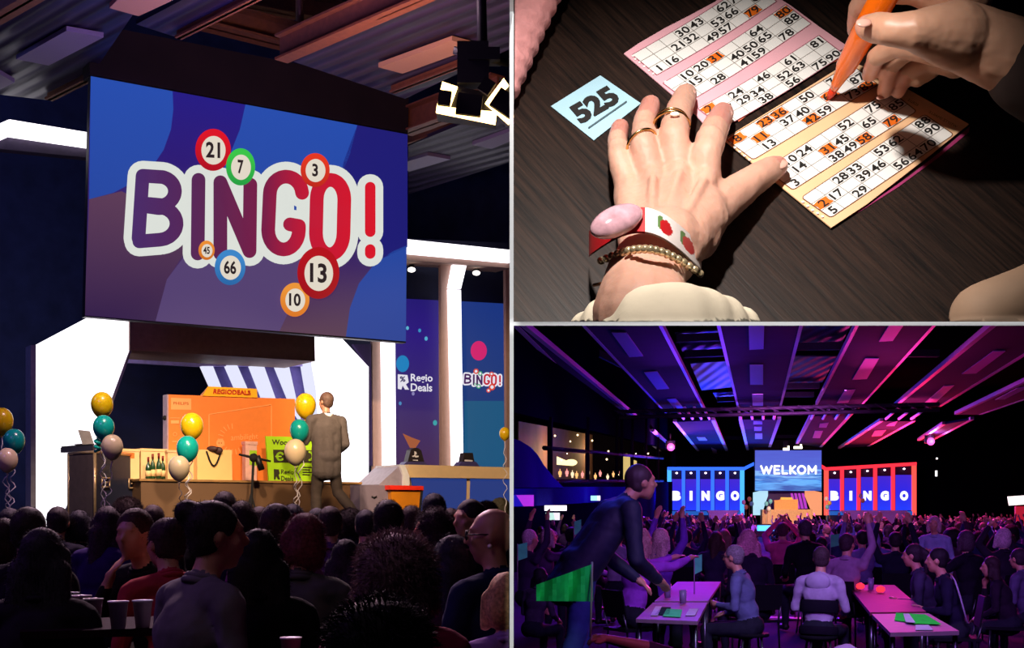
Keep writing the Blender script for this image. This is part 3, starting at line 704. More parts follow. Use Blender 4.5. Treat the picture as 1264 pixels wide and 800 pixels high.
child(m, 'artwork_lettering', pale, tvb)
m = MB(); text_quad(m, 'PHILIPS', g, [(214, 499.5), (233, 500), (233, 496.5), (214, 496)], 0, .02); text_quad(m, '. .', lambda x, y: on(x, y, DT, .012), [(269.5, 548), (274, 548), (274, 546), (269.5, 546)], 0, .03)
child(m, 'printed_lettering', dkor, tvb)
m = MB(); m.ell(on(203.5, 516, DT, -.06), (.035, .035, .035)); child(m, 'hand_hole', black, tvb)
# yellow prism sign
sg = root('prism_sign', on(285, 489, DT), 'yellow folded sign reading REGIODEALS on top of the orange carton', 'sign')
m = MB(); A = [on(250, 488.6, DT, .02), on(318, 491, DT, .02), on(317, 480, DT, -.06), on(257, 477, DT, -.06)]
m.prism(A, N1*.01); child(m, 'front_face', mat('sign_yellow', '#f6b420', .5, vary=.02), sg)
m = MB(); m.add([on(250, 488.6, DT, .0), on(257, 477, DT, -.06), on(247, 488.4, DT, -.2)], [(0, 1, 2)]); m.prism([on(247, 488.4, DT, -.2), on(314, 491, DT, -.2), on(317, 480, DT, -.09), on(257, 477, DT, -.09)], N1*.01); child(m, 'back_face', pale, sg)
def fs(x, y):
    t_ = (y-477)/(490-477); return on(x, y, DT, -.06+.08*t_+.02)
m = MB(); text_quad(m, 'REGIODEALS', fs, [(263, 486), (310, 487.5), (309, 482), (264, 480)], 0, .03); child(m, 'lettering', mat('sign_red', '#b83418', .5, vary=0), sg)
# cream cartons, bag, bottles
cream = mat('cream_card', '#ecc88c', .7, vary=.05, scale=5)
def carton(x0, x1, ytop, D, dep, mt, label, name='gift_carton'):
    m = MB(); a, b, c, d = base_quad(x0, x1, D, zt, dep); h = CZ+(HY-ytop)/F*((a.y+b.y)/2)-zt
    r0 = root(name, (a+b)/2, label, 'box'); m.prism([a, b, c, d], (0, 0, h*.92)); child(m, 'box', mt, r0)
    m = MB(); e = E1*.01-N1*.01; m.prism([a-E1*.01-N1*.01+V((0, 0, h*.92)), b+E1*.01-N1*.01+V((0, 0, h*.92)), c+E1*.01+N1*.01+V((0, 0, h*.92)), d-E1*.01+N1*.01+V((0, 0, h*.92))], (0, 0, h*.08)); child(m, 'lid', mt, r0)
    return r0
carton(134, 172, 554, DP+.35, .3, cream, 'pale cream box with orange label at the left end of the counter')
r0 = carton(174, 206, 554, DP+.4, .3, cream, 'cream box standing behind the green bottles'); carton(207, 240, 556, DP+.3, .3, mat('cream_card2', '#e6be88', .7), 'cream box partly behind the yellow and teal balloons')
m = MB(); m.poly([on(x, y, DP+.345) for x, y in [(148, 558), (166, 559), (166, 566), (148, 565)]]); lb = m.build('orange_sticker', mat('label_orange', '#f07828', .5)); tag(lb, 'orange label stuck on the leftmost cream box', 'label')
bag = root('gift_bag', V((on(265, 590, DP+.15).x, on(265, 590, DP+.15).y, zt)), 'cream paper gift bag with dark rope handle on the counter', 'bag')
m = MB(); panel(m, [(243.5, 555), (286, 555.5), (287, 594), (243.5, 594)], DP+.15, .2); panel(m, [(243.5, 555), (244.3, 555), (244.3, 594), (243.5, 594)], DP+.15, .2, off=.004); child(m, 'paper_body', mat('bag_paper', '#f0c67c', .65, vary=.04, scale=4), bag)
m = MB(); m.tube([on(255+18*i/12, 557+18*math.sin(math.pi*i/12), DP+.13) for i in range(13)], .012, 6); child(m, 'rope_handle', black, bag)
m = MB(); m.ell(on(262, 554, DP+.13), (.08, .03, .04)); m.ell(on(269, 556, DP+.13), (.07, .03, .05)); child(m, 'ribbon_bow', mat('bow_dark', '#3c1c18', .6), bag)
bg = mat('bottle_green', '#1c4020', .15, vary=.1, coat=.5)
for i, (x, h) in enumerate(((183, 26), (188.5, 30), (196, 31), (201, 28))):
    c = on(x, 593, DP+.12+.06*(i % 2)); c.z = zt; s_ = h/F*DP; r0 = root('bottle', c, ('first', 'second', 'third', 'fourth')[i]+' dark green bottle from the left on the counter before the cream boxes', 'bottle', 'bottles on the counter')
    m = MB(); m.lathe([(.035, 0), (.038, .02), (.038, s_*.5), (.030, s_*.62), (.013, s_*.74), (.013, s_*.92), (.015, s_*.93), (.015, s_)], c, 14); child(m, 'glass_body', bg, r0)
    m = MB(); m.lathe([(.0395, s_*.12), (.0395, s_*.38)], c, 14); child(m, 'paper_label', cream, r0)
    m = MB(); m.lathe([(.0155, s_*.8), (.0165, s_*1.01)], c, 12); child(m, 'foil_cap', mat('foil', '#7c2c20', .4, .4), r0)
# small pink and green carton, black microphone stand
carton(303, 317, 545, DP+.25, .12, mat('milk_pink', '#e0b0a0', .6), 'small pink and green carton beside the black tripod stand', 'drink_carton')
m = MB(); m.poly([on(x, y, DP+.245) for x, y in [(308, 556), (317, 556), (317, 575), (308, 574)]]); lb = m.build('green_sticker', mat('label_green', '#9cd020', .5)); tag(lb, 'green label on the small pink carton', 'label')
ms = root('microphone_stand', V((on(310, 640, DP-.5).x, on(310, 640, DP-.5).y, SZ)), 'black tripod stand with a horizontal boom in front of the counter', 'stand')
Dm = DP-.5
m = MB(); c0 = on(313, 565, Dm); c1 = on(309, 648, Dm); c1.z = SZ+.05; m.tube([c0, c1], .018, 8); child(m, 'pole', black, ms)
m = MB(); m.tube([on(295, 561, Dm), on(313, 565, Dm), on(334, 569.5, Dm)], [.014, .02, .014], 8); m.ell(on(313, 565, Dm), (.06, .06, .06)); child(m, 'boom', black, ms)
for dx in (-10, 2, 13):
    m = MB(); e = on(309+dx, 652, Dm-.1 if dx == 2 else Dm); e.z = SZ+.01; m.tube([on(310, 610, Dm), e], .014, 6); child(m, 'leg', black, ms)
m = MB(); m.tube([on(317, 563, Dm), on(323, 580, Dm)], .045, 10); child(m, 'microphone', dark, ms)
# lime sign
DG = DP+.1
gs = root('lime_sign', V((on(358, 594, DG).x, on(358, 594, DG).y, zt)), 'lime green sign board with Regio Deals lettering leaning behind the presenter', 'sign')
m = MB(); panel(m, [(328, 538.5), (391, 540), (391, 595), (332, 595)], DG, .03); child(m, 'board', mat('lime_board', '#a8e018', .5, vary=.03), gs)
f = lambda x, y: on(x, y, DG, .006)
m = MB(); text_quad(m, 'Woo', f, [(335.5, 549), (355, 549.5), (355, 543), (335.5, 542.5)], 0, .03)
m.poly([f(*p) for p in [(337, 555), (390, 556), (390, 571.5), (338, 571)]])
text_quad(m, 'Regio', f, [(347, 587), (362.5, 587.5), (362.5, 580), (347, 579.5)], 0, .02); text_quad(m, 'Deals', f, [(347, 593.5), (362, 594), (362, 588), (347, 587.5)], 0, .02)
m.poly([f(*p) for p in [(338, 579), (344, 579.5), (345.5, 584), (344, 586.5), (346, 592), (343, 592), (341, 588), (340, 592), (338, 592)]])
for k in range(4): stroke(m, [(374, 577+k*3), (385-k % 2*3, 577.3+k*3)], 1.5, f, 0, 3)
child(m, 'lettering', mat('sign_ink', '#33301c', .5, vary=0), gs)
m = MB(); g = lambda x, y: on(x, y, DG, .012)
stroke(m, arcpts(346, 563.5, 4, 4.5, 50, 320, 12), 2.6, g, 0, 5); stroke(m, [(340.5, 563.5), (347, 563.5)], 1.6, g, 0, 4); stroke(m, arcpts(382, 563, 4, 5, -90, 90, 10), 2.6, g, 0, 5)
child(m, 'number_lettering', mat('lime_print', '#b0e828', .5, vary=0), gs)
# flight case with mixer and laptop
A = P(85, HY, 17.3); B = P(117, HY, 16.8); C = P(174, HY, 17.9)
for p_ in (A, B, C): p_.z = SZ
Dq = A+C-B; hc = 1.03
fc = root('flight_case', (A+C)/2, 'tall flight case with metal edges and recessed handles at the stage left', 'flight case')
m = MB(); m.prism([A, B, C, Dq], (0, 0, hc), 0); child(m, 'panels', mat('case_board', '#23273c', .4, vary=.08), fc)
m = MB(); o1 = (A-B).cross(V((0, 0, 1))).normalized(); o1 = o1 if o1.y < 0 else -o1
m.prism([A+o1*.008+V((0, 0, .03)), B+o1*.008+V((0, 0, .03)), B+o1*.008+V((0, 0, hc-.03)), A+o1*.008+V((0, 0, hc-.03))], -o1*.006); child(m, 'side_board', mat('case_side', '#6c5c58', .35, .3), fc)
alu = mat('aluminium_edge', '#c8a880', .3, .6)
m = MB()
for p_ in (A, B, C): m.tube([p_, p_+V((0, 0, hc))], .022, 6)
for p_, q_ in ((A, B), (B, C)):
    for z in (0.01, hc): m.tube([p_+V((0, 0, z)), q_+V((0, 0, z))], .02, 6)
child(m, 'metal_edge', alu, fc)
o2 = (C-B).cross(V((0, 0, 1))).normalized(); o2 = o2 if o2.x*1+o2.y*-.3 > 0 else -o2
if o2.dot(CAM-B) < 0: o2 = -o2
for t_ in (.2, .78):
    c = lerp(B, C, t_)+V((0, 0, hc*.62)); u = (C-B).normalized()
    m = MB(); pts = [c+u*.09*a_+V((0, 0, .06*b_))+o2*.02 for a_, b_ in ((-1, -1), (1, -1), (1, 1), (-1, 1), (-1, -1))]; m.tube(pts, .012, 6); m.tube([c-u*.05+o2*.03, c+u*.05+o2*.03], .012, 6); child(m, 'recessed_handle', alu, fc)
mx_ = root('mixing_desk', lerp(A, C, .4)+V((0, 0, hc+.03)), 'dark mixing desk overhanging the top of the flight case', 'mixer')
u = (A-B).normalized(); w_ = (C-B).normalized(); t0 = B+V((0, 0, hc+.02))
m = MB(); m.prism([t0+u*.95, t0+u*.05, t0+u*.05+w_*.5, t0+u*.95+w_*.5], (0, 0, .07)); child(m, 'console', mat('mixer_grey', '#45434e', .4), mx_)
m = MB(); m.prism([t0+u*.93+V((0, 0, .071)), t0+u*.08+V((0, 0, .071)), t0+u*.08+w_*.46+V((0, 0, .071)), t0+u*.93+w_*.46+V((0, 0, .071))], (0, 0, .015)); child(m, 'control_surface', black, mx_)
lp = root('laptop', t0+u*.42+w_*.25+V((0, 0, .09)), 'thin open laptop seen edge-on upon the mixing desk', 'laptop')
b0 = t0+u*.35+V((0, 0, .09)); m = MB(); m.prism([b0, b0+w_*.3, b0+w_*.3+u*.22, b0+u*.22], (0, 0, .012)); child(m, 'keyboard_base', grey_tr, lp)
m = MB(); m.prism([b0+w_*.02, b0+w_*.3, b0+w_*.3+u*.13+V((0, 0, .2)), b0+w_*.02+u*.13+V((0, 0, .2))], u*.008); child(m, 'screen_lid', grey_tr, lp)
# presenter
pr, H = person_prims(seated=False, arms=(((-.27, .04, .22), (-.22, .24, .28), (0, 0, 1)), ((.26, -.02, .2), (.22, .14, .1), (1, 0, 0))), turn=.45, legs=[((-.10, .10, .50), (-.12, .05, .09)), ((.16, .02, .50), (.34, -.30, .14))], build=1.08, jacket=1)
suit = mat('suit_grey', '#544c49', .85, vary=.08, scale=30, bump=.1); suit_t = mat('suit_trousers', '#40362f', .85, vary=.1); sn = mat('sneaker', '#f0b070', .5)
me = melt('body', pr, .011, [skin_m, suit, suit_t, sn], 7, lambda c: folds(c)*.8 if c.z < 1.4 else 0)
man = obj('person', me); fp = P(403, HY, 16.9); fp.z = SZ; man.location = fp; man.rotation_euler = (0, 0, .55); man.scale = (1.02,)*3
tag(man, 'man in a grey suit walking on the stage with his back half turned', 'person')
h_ = melt('hair', hair_prims('short', H), .01, [mat('grey_hair', '#5a4238', .6, vary=.3, scale=40)], 2, hdisp('short')); obj('hair', h_, man)
m = MB(); m.lathe([(.066, -.008), (.062, .045), (.060, .045)], H @ V((0, -.03, -.185)), 18, rot=Matrix.Rotation(.2, 3, 'X')); cl = m.build('shirt_collar', white, None, origin=(0, 0, 0)); cl.parent = man
# low podium boxes and right-hand desk
pb = root('speaker_box', V((on(463, 650, 17.2).x, on(463, 650, 17.2).y, SZ)), 'plain grey box standing beside the orange podium', 'box')
m = MB(); panel(m, [(444, 598.5), (482, 599.5), (480, 658), (445, 658)], 17.6, .3); child(m, 'cabinet', mat('box_grey', '#6c6272', .6, vary=.06), pb)
m = MB(); m.tube([on(459, 613, 17.6, .01), on(462, 614.5, 17.6, .01), on(465, 613, 17.6, .01)], .012, 6); child(m, 'handle', dark, pb)
pd = root('podium', V((on(500, 650, 17.4).x, on(500, 650, 17.4).y, SZ)), 'small orange podium with a red top on the stage', 'podium')
m = MB(); panel(m, [(482.5, 604), (520, 604), (515, 657), (485, 657)], 17.5, .4); child(m, 'front_panel', mat('podium_orange', '#b06c14', .4, vary=.25, scale=2), pd)
red = mat('podium_red', '#d02818', .4, vary=.05)
m = MB(); panel(m, [(481, 599), (523, 600), (523, 605), (481, 604.5)], 17.45, .5); child(m, 'top', red, pd)
m = MB(); panel(m, [(484, 642), (517, 643), (515, 657), (486, 657)], 17.45, .5); child(m, 'foot', red, pd)
m = MB(); panel(m, [(520, 604.5), (522.5, 604.5), (517, 657), (515, 657)], 17.48, .42); child(m, 'side_panel', black, pd)
dk = root('desk_counter', V((on(560, 640, 19.2).x, on(560, 640, 19.2).y, SZ)), 'long cream presenters desk with blue front panels at right of the stage', 'desk')
cr2 = mat('desk_cream', '#f0cf98', .5, vary=.03)
m = MB(); panel(m, [(504, 573.5), (640, 577), (640, 591), (506, 589.5)], 19.2, .9); child(m, 'worktop', cr2, dk)
m = MB(); panel(m, [(507, 588), (640, 590), (640, 660), (520, 660)], 19.3, .7); child(m, 'carcass', cr2, dk)
bl_ = emat('desk_blue_screen', '#27408c', .75)
for pts in ([(508, 590), (576, 591), (575, 634), (515, 633)], [(581, 591), (640, 592), (640, 640), (580, 636)]):
    m = MB(); panel(m, pts, 19.28, .03); child(m, 'blue_panel', bl_, dk)
m = MB(); panel(m, [(468, 598), (494, 574), (499, 585), (497, 612), (468, 612)], 19.1, .8); child(m, 'side_wing', mat('wing_grey', '#9d93a2', .5), dk)
m = MB(); panel(m, [(493, 573.5), (500, 574), (505.5, 588), (505, 640), (498, 640), (498, 587)], 19.05, .8); child(m, 'white_edge', white, dk)
for i, (x, w_, lab) in enumerate(((512, 1.0, 'black gaming chair with white emblem behind the left of the cream desk'), (578, .8, 'black gaming chair with a white strip behind the right of the cream desk'))):
    Dg = 20.4; r0 = root('gaming_chair', V((on(x, 640, Dg).x, on(x, 640, Dg).y, SZ)), lab, 'chair')
    k = lambda pts: [(x+a_*w_, b_) for a_, b_ in pts]
    m = MB(); panel(m, k([(-9, 600), (-9, 571), (-5, 555.5), (-1, 553), (4, 553), (8, 556), (12, 571), (12, 600)]) if i == 0 else k([(-9, 600), (-9, 572), (-6, 559), (7, 559), (10, 572), (10, 600)]), Dg, .14); child(m, 'backrest', mat('chair_black', '#2c2526', .5), r0)
    m = MB(); panel(m, k([(-10, 570), (-15, 575), (-15, 578), (17, 578), (17, 575), (12, 570)]), Dg, .18, off=.03); child(m, 'side_bolster', mat('chair_blue', '#4a4478', .5), r0)
    m = MB(); f = lambda a_, b_: on(x+a_*w_, b_, Dg, .008)
    if i == 0:
        m.poly([f(*p) for p in [(-.5, 557), (2, 558), (2.5, 561), (1, 561), (1, 564.5), (-.5, 564)]]); m.poly([f(*p) for p in [(-3.5, 563), (-.5, 561.8), (-.5, 563.4), (-2, 564.4)]]); m.poly([f(*p) for p in [(1, 562.4), (5, 562.6), (4.5, 564.4), (1, 565)]]); stroke(m, [(-2, 568), (3.5, 568.3)], 1, f, 0, 4)
    else: stroke(m, [(-5, 568.5), (6, 569)], 2, f, 0, 4)
    child(m, 'emblem', white, r0)
    m = MB(); b0 = on(x, 640, Dg); b0.z = SZ; b0 = b0+N1*.2; m.box(b0+V((0, 0, .46)), (.5, .5, .1)); child(m, 'seat', MATS['chair_black'], r0)
    m = MB(); m.tube([b0+V((0, 0, .08)), b0+V((0, 0, .42))], .03, 8)
    for q_ in range(5): m.tube([b0+V((0, 0, .08)), b0+V((.3*math.cos(q_*1.257), .3*math.sin(q_*1.257), .03))], .025, 6)
    child(m, 'base', dark, r0)
# balloons
ycol = {'yellow': mat('balloon_yellow', '#d8b010', .25, vary=.02, coat=.4, sss=.2), 'teal': mat('balloon_teal', '#0f9a90', .25, vary=.02, coat=.4), 'cream': mat('balloon_cream', '#d8c49c', .3, vary=.02, coat=.4)}
rib = mat('ribbon_white', '#d8d0d0', .4, vary=0)
bunches = [('at the left edge of the picture', 16.2, 12, 640, [('yellow', 2, 519, 14), ('teal', 17.5, 544, 13), ('cream', 9, 567, 12.5)]),
           ('in front of the flight case', 16.0, 128, 640, [('yellow', 126, 499, 13.5), ('teal', 128, 527, 13), ('cream', 138.5, 551, 13)]),
           ('in front of the orange carton', 16.6, 231, 640, [('yellow', 237, 525, 14), ('teal', 231.5, 553, 13.5), ('cream', 221, 577, 13)]),
           ('beside the presenter', 16.6, 366, 640, [('yellow', 377, 500, 13), ('teal', 369.5, 531, 12), ('cream', 364.5, 557, 13.5)]),
           ('at the dividing wall', 16.9, 624, 640, [('yellow', 623, 535, 6.8)])]
for wh, D, sx_, sy_, bs in bunches:
    for i, (c_, x, y, r_) in enumerate(bs):
        off = .0 if i == 0 else .3*i
        c = on(x, y, D, off); R_ = r_/F*c.y; r0 = root('balloon', c, '%s balloon of the bunch %s' % (c_, wh), 'balloon', 'balloons before the stage')
        m = MB(); prof = [(0.001, 1.0)]+[(math.sin(t_*math.pi/14)*(1 if t_ < 8 else 1-.006*(t_-7)**2), math.cos(t_*math.pi/14)*(1.14 if t_ < 7 else 1.36)) for t_ in range(1, 14)]+[(.04, -1.38)]
        m.lathe([(a_*R_, b_*R_) for a_, b_ in reversed(prof)], c, 24); child(m, 'skin', ycol[c_], r0)
        m = MB(); m.lathe([(.01*1, -1.5*R_), (.07*R_+.01, -1.48*R_), (.03*R_, -1.36*R_)], c, 10); child(m, 'knot', ycol[c_], r0)
        e = on(sx_, sy_, D, .1); pts = []; st = c-V((0, 0, 1.47*R_)); e.z = st.z-1.1 if bs is bunches[-1][4] else min(st.z-.5, 1.5-.1*i)
        for k in range(26):
            t_ = k/25; p_ = lerp(st, e, t_); a_ = .035*math.sin(t_*3.14); p_ += V((a_*math.sin(k*1.3+i), a_*math.cos(k*1.3+i), 0)); pts.append(p_)
        pts.append(V((e.x, e.y, FZ+.01)))
        m = MB(); m.tube(pts, .006, 5); child(m, 'ribbon', rib, r0)
m = MB(); m.ell(on(120.5, 548, 16.2), (.05, .04, .18)); 
pts = [on(120.5+3*math.sin(k*.9), 540+k*.9, 16.2, .05*math.cos(k*.9)) for k in range(20)]; m = MB(); m.tube(pts, .02, 6); tag(m.build('curled_ribbon', ycol['teal']), 'curl of teal ribbon hanging under the bunch by the flight case', 'ribbon')
# ================= AUDIENCE OF THE SCREEN HALL
WD = {'short': .168, 'bob': .20, 'long': .20, 'bun': .175, 'curly': .25, 'bald': .155, 'pony': .17}
def seat_at(px, py, wpx, st):
    """distance, scale so that a seated head of that width shows at that pixel"""
    q = F*WD[st]; Y = (CZ-FZ)/(wpx*1.235/q+(py-HY)/F); return Y, wpx*Y/q
aud = [ # px, py head centre, head width px, pose, rot(deg), hair, hair colour, clothes, label
 (6, 668, 44, 'sit_turn', -40, 'bob', '#2a1c18', '#3a2a48', 'person with a dark bob cut by the left edge of the picture'),
 (36, 658, 42, 'sit', 5, 'short', '#2c2420', '#181420', 'dark haired person just behind the long haired silhouette at left'),
 (54, 690, 60, 'sit', 0, 'long', '#2a2430', '#201a26', 'large silhouette with long dark hair near the left edge'),
 (132, 648, 36, 'sit_turn', -20, 'long', '#34262c', '#2c1850', 'long haired person in a violet jacket with red edge light before the flight case'),
 (158, 634, 34, 'sit', 10, 'curly', '#30201c', '#241828', 'curly haired person behind the man holding his chin'),
 (166, 660, 42, 'sit_lean', 150, 'short', '#3c2420', '#1c1a1c', 'balding man in dark green facing the camera with hand at his chin'),
 (204, 672, 44, 'sit_lean', 35, 'bun', '#3a2a2a', '#a03038', 'woman with hair tied up and red sleeve holding her hand to her face'),
 (268, 662, 60, 'sit_34', -46, 'bun', '#2a2224', '#6c666c', 'woman with a dark bun and grey top in front of the brown counter'),
 (278, 628, 28, 'sit', 0, 'short', '#2a201e', '#181418', 'small dark head showing above the bun woman'),
 (300, 640, 34, 'sit', -10, 'bob', '#2a1c18', '#1c1a2c', 'brown haired person right behind the bun woman shoulder'),
 (342, 652, 40, 'sit', 0, 'short', '#38282a', '#7a3c78', 'short haired person with a pink violet collar below the microphone stand'),
 (373, 668, 54, 'sit_turn', -5, 'bob', '#6a3038', '#4c4c48', 'person with a reddish bob and grey green sweater'),
 (408, 648, 30, 'sit', 0, 'short', '#3a2a2a', '#5a3468', 'person in purple below the presenter shoe'),
 (480, 645, 36, 'sit_lean', -30, 'short', '#2a2222', '#24304c', 'dark haired man in blue leaning forward under the grey box'),
 (530, 652, 44, 'sit_turn', 60, 'curly', '#38242c', '#241a24', 'curly haired person with face turned left below the podium'),
 (536, 632, 30, 'sit', 0, 'short', '#201a26', '#181420', 'dark head just behind the curly haired person facing left'),
 (578, 642, 34, 'sit_turn', 85, 'short', '#2c2224', '#201c2c', 'person in profile facing left before the blue desk panel'),
 (606, 662, 46, 'sit_turn', 40, 'bald', '#5c4438', '#1e2244', 'close cropped woman with glasses and earring at the dividing wall'),
 (601, 634, 26, 'sit', 0, 'curly', '#4a3020', '#201818', 'curly brown head behind the woman with glasses'),
 (618, 628, 24, 'sit', -10, 'curly', '#3a3424', '#201818', 'small curly head touching the dividing wall'),
 (490, 712, 94, 'sit', 0, 'curly', '#8a6c70', '#8c1c48', 'big curly haired head in a magenta top in the middle foreground'),
 (555, 694, 52, 'sit_turn', 10, 'long', '#262034', '#3c1830', 'long dark haired person right of the big curly head'),
 (466, 812, 128, 'sit', 10, 'curly', '#0a0808', '#0c0a0c', 'black silhouette of a head at the bottom edge under the big curly head'),
 (624, 742, 56, 'sit', 15, 'bob', '#c09868', '#9470b0', 'blond person in lilac at the foot of the dividing wall'),
 (318, 690, 58, 'sit', 15, 'long', '#0a080c', '#0c0a10', 'black long haired back right of the grey top woman'),
 (428, 690, 38, 'sit', -15, 'long', '#262028', '#241c40', 'dark blue clad person left of the big curly head'),
]
FILL = [(14, 648, 'short'), (72, 646, 'short'), (98, 650, 'bob'), (190, 644, 'short'), (246, 642, 'bob'), (322, 646, 'short'), (362, 642, 'long'), (392, 648, 'short'), (432, 646, 'curly'), (452, 650, 'short'), (508, 644, 'bob'), (556, 648, 'short'), (590, 646, 'short')]
fw_ = ['beneath the leftmost balloons', 'below the tall white panel', 'in front of the flight case', 'below the green bottles', 'below the gift bag', 'under the microphone stand', 'left of the presenter legs', 'right under the presenter', 'below the grey box edge', 'just left of the grey box', 'under the orange podium', 'below the first blue desk panel', 'below the second blue desk panel']
for (x_, y_, st_), w_x in zip(FILL, fw_): aud.append((x_, y_, 27 if st_ == 'short' else 31, 'sit', (x_*7) % 30-15, st_, ['#2a2020', '#3a2a28', '#241e28'][x_ % 3], ['#1c1826', '#2c2036', '#201c20', '#382838'][x_ % 4], 'small distant head with %s hair %s' % ({'short': 'short', 'bob': 'bobbed', 'long': 'long', 'curly': 'curly'}[st_], w_x)))
def clip_person(o, xmax):
    """shares nothing: a copy trimmed where the dividing wall stands"""
    M = o.matrix_basis.copy()
    for q, P_ in [(o, M)]+[(c, M) for c in COL.objects if c.parent == o]:
        me = q.data.copy(); bm = bmesh.new(); bm.from_mesh(me); inv = P_.inverted()
        bmesh.ops.bisect_plane(bm, geom=bm.verts[:]+bm.edges[:]+bm.faces[:], plane_co=inv @ V((xmax, 0, 0)), plane_no=(P_.to_3x3().transposed() @ V((1, 0, 0) if xmax < 0 else (-1, 0, 0))), clear_outer=True)
        bm.to_mesh(me); bm.free(); q.data = me
plast = mat('chair_plastic', '#131318', .8, spec=.1); legm = mat('chair_steel', '#505058', .3, .8)
def make_chair(loc, rz, label, group):
    r0 = root('stacking_chair', (0, 0, 0), label, 'chair', group)
    m = MB(); m.box((0, 0, .44), (.42, .42, .03)); child(m, 'seat', plast, r0)
    m = MB(); m.prism([V((-.2, -.2, .56)), V((.2, -.2, .56)), V((.19, -.25, .84)), V((-.19, -.25, .84))], (0, .015, 0)); child(m, 'backrest', plast, r0)
    for sx in (-1, 1):
        for sy in (-1, 1):
            m = MB(); m.tube([V((sx*.19, sy*.19, .0)), V((sx*.18, sy*.17, .44))]+([V((sx*.18, -.22, .6))] if sy < 0 else []), .011, 6); child(m, 'leg', legm, r0)
    r0.location = loc; r0.rotation_euler = (0, 0, rz); return r0
chair0 = None
def add_chair(loc, rz, label, group):
    global chair0
    if chair0 is None: chair0 = make_chair(loc, rz, label, group); return chair0
    c = chair0.copy(); COL.objects.link(c)
    for ch in CH0(): d = ch.copy(); COL.objects.link(d); d.parent = c
    c.location = loc; c.rotation_euler = (0, 0, rz); tag(c, label, 'chair', group); return c
_ch = []
def CH0():
    if not _ch: _ch.extend([x for x in COL.objects if x.parent == chair0])
    return _ch
for (px, py, w_, key, rot, st, hc_, cc, lab) in aud:
    Y, s_ = seat_at(px, py, w_, st); H = PROTO[key][1].translation; a = math.radians(rot)+math.atan2(-(px-CX), F)*-1*0
    off = Matrix.Rotation(a, 3, 'Z') @ (H*s_); hw = P(px, py, Y); loc = V((hw.x-off.x, hw.y-off.y, FZ))
    s_ = (hw.z-FZ)/H.z
    o = make_person(key, loc, a, s_, cc, hc_, st, lab)
    for h_ in [] if loc.x > -.2 else [c for c in COL.objects if c.parent == o and c.name.startswith('hair')]: add_fuzz(h_, st, key)
    if loc.x > -.36: clip_person(o, -.012)
    if 'glasses' in lab:
        Hm = PROTO[key][1]; m = MB()
        for sx in (-1, 1): m.tube([Hm @ V((sx*.034+.024*math.cos(t_), .098, .004+.02*math.sin(t_))) for t_ in [k*.6283 for k in range(11)]], .0035, 5); m.tube([Hm @ V((sx*.058, .096, .008)), Hm @ V((sx*.08, .0, .008))], .003, 5)
        g_ = m.build('glasses', dark, None, origin=(0, 0, 0)); g_.parent = o
        m = MB(); m.ell(Hm @ V((-.082, -.003, -.04)), (.01, .01, .01)); g_ = m.build('earring', mat('pearl', '#f0e8e0', .2), None, origin=(0, 0, 0)); g_.parent = o
# table with cups among the audience
tbm = mat('table_red', '#24101a', .8, vary=.1, spec=.05)
def table(loc, rz, lx, ly, h, label, mt, group=None, thick=.03):
    r0 = root('folding_table', loc, label, 'table', group)
    m = MB(); m.box((0, 0, h-thick/2), (lx, ly, thick)); t_ = m.build('table_top', mt, None, origin=(0, 0, 0)); t_.parent = r0
    for sx in (-1, 1):
        for sy in (-1, 1):
            m = MB(); m.tube([V((sx*(lx/2-.08), sy*(ly/2-.15), 0)), V((sx*(lx/2-.08), sy*(ly/2-.15), h-thick))], .018, 8); l_ = m.build('leg', legm, None, origin=(0, 0, 0)); l_.parent = r0
    r0.rotation_euler = (0, 0, rz); return r0
tz = CZ-(772-HY)/F*5.1-FZ
table(V((P(128, 0, 5.2).x, 5.2, FZ)), .35, .62, .6, tz, 'dark red table with plastic cups at lower left among the audience', tbm)
table(V((P(436, 0, 6.2).x, 6.2, FZ)), .1, .4, .4, tz*.98, 'dark table edge between the grey sweater person and the curly head', tbm)
cupm = mat('cup_plastic', '#d8ccd8', .25, vary=.02); cupb = mat('cup_beer', '#c08828', .3)
for i, (x, y, Y, c_, lab) in enumerate(((101, 752, 5.3, cupm, 'clear plastic cup at the far left of the cup group'), (115, 757, 5.1, cupb, 'plastic cup of golden beer on the dark red table'), (146, 766, 4.95, cupm, 'frosted plastic cup standing at the table front edge'), (176, 762, 5.0, cupm, 'clear plastic cup beside the grey top woman'), (86, 745, 5.5, cupm, 'plastic cup half hidden behind the long haired silhouette'))):
    c = P(x, y, Y); c.z = FZ+tz; r0 = root('plastic_cup', c, lab, 'cup', 'cups on the dark red table')
    m = MB(); m.lathe([(.026, 0), (.037, .1), (.040, .1), (.040, .106), (.034, .104), (.024, .006)], c, 18); child(m, 'wall', cupm, r0)
    m = MB(); m.lathe([(.025, .008), (.033, .07)], c, 16); child(m, 'drink', c_, r0)
c = P(359, 795, 4.2); c.z = CZ-(800-HY)/F*4.2; r0 = root('plastic_cup', c, 'frosted plastic cup at the bottom edge below the grey sweater person', 'cup')
m = MB(); m.lathe([(.026, -.08), (.033, .03), (.036, .03), (.036, .035), (.030, .033)], c, 18); child(m, 'wall', cupm, r0)
table(V((c.x, c.y, FZ)), 0, .5, .35, c.z-.08-FZ, 'small dark table below the bottom edge cup', tbm)
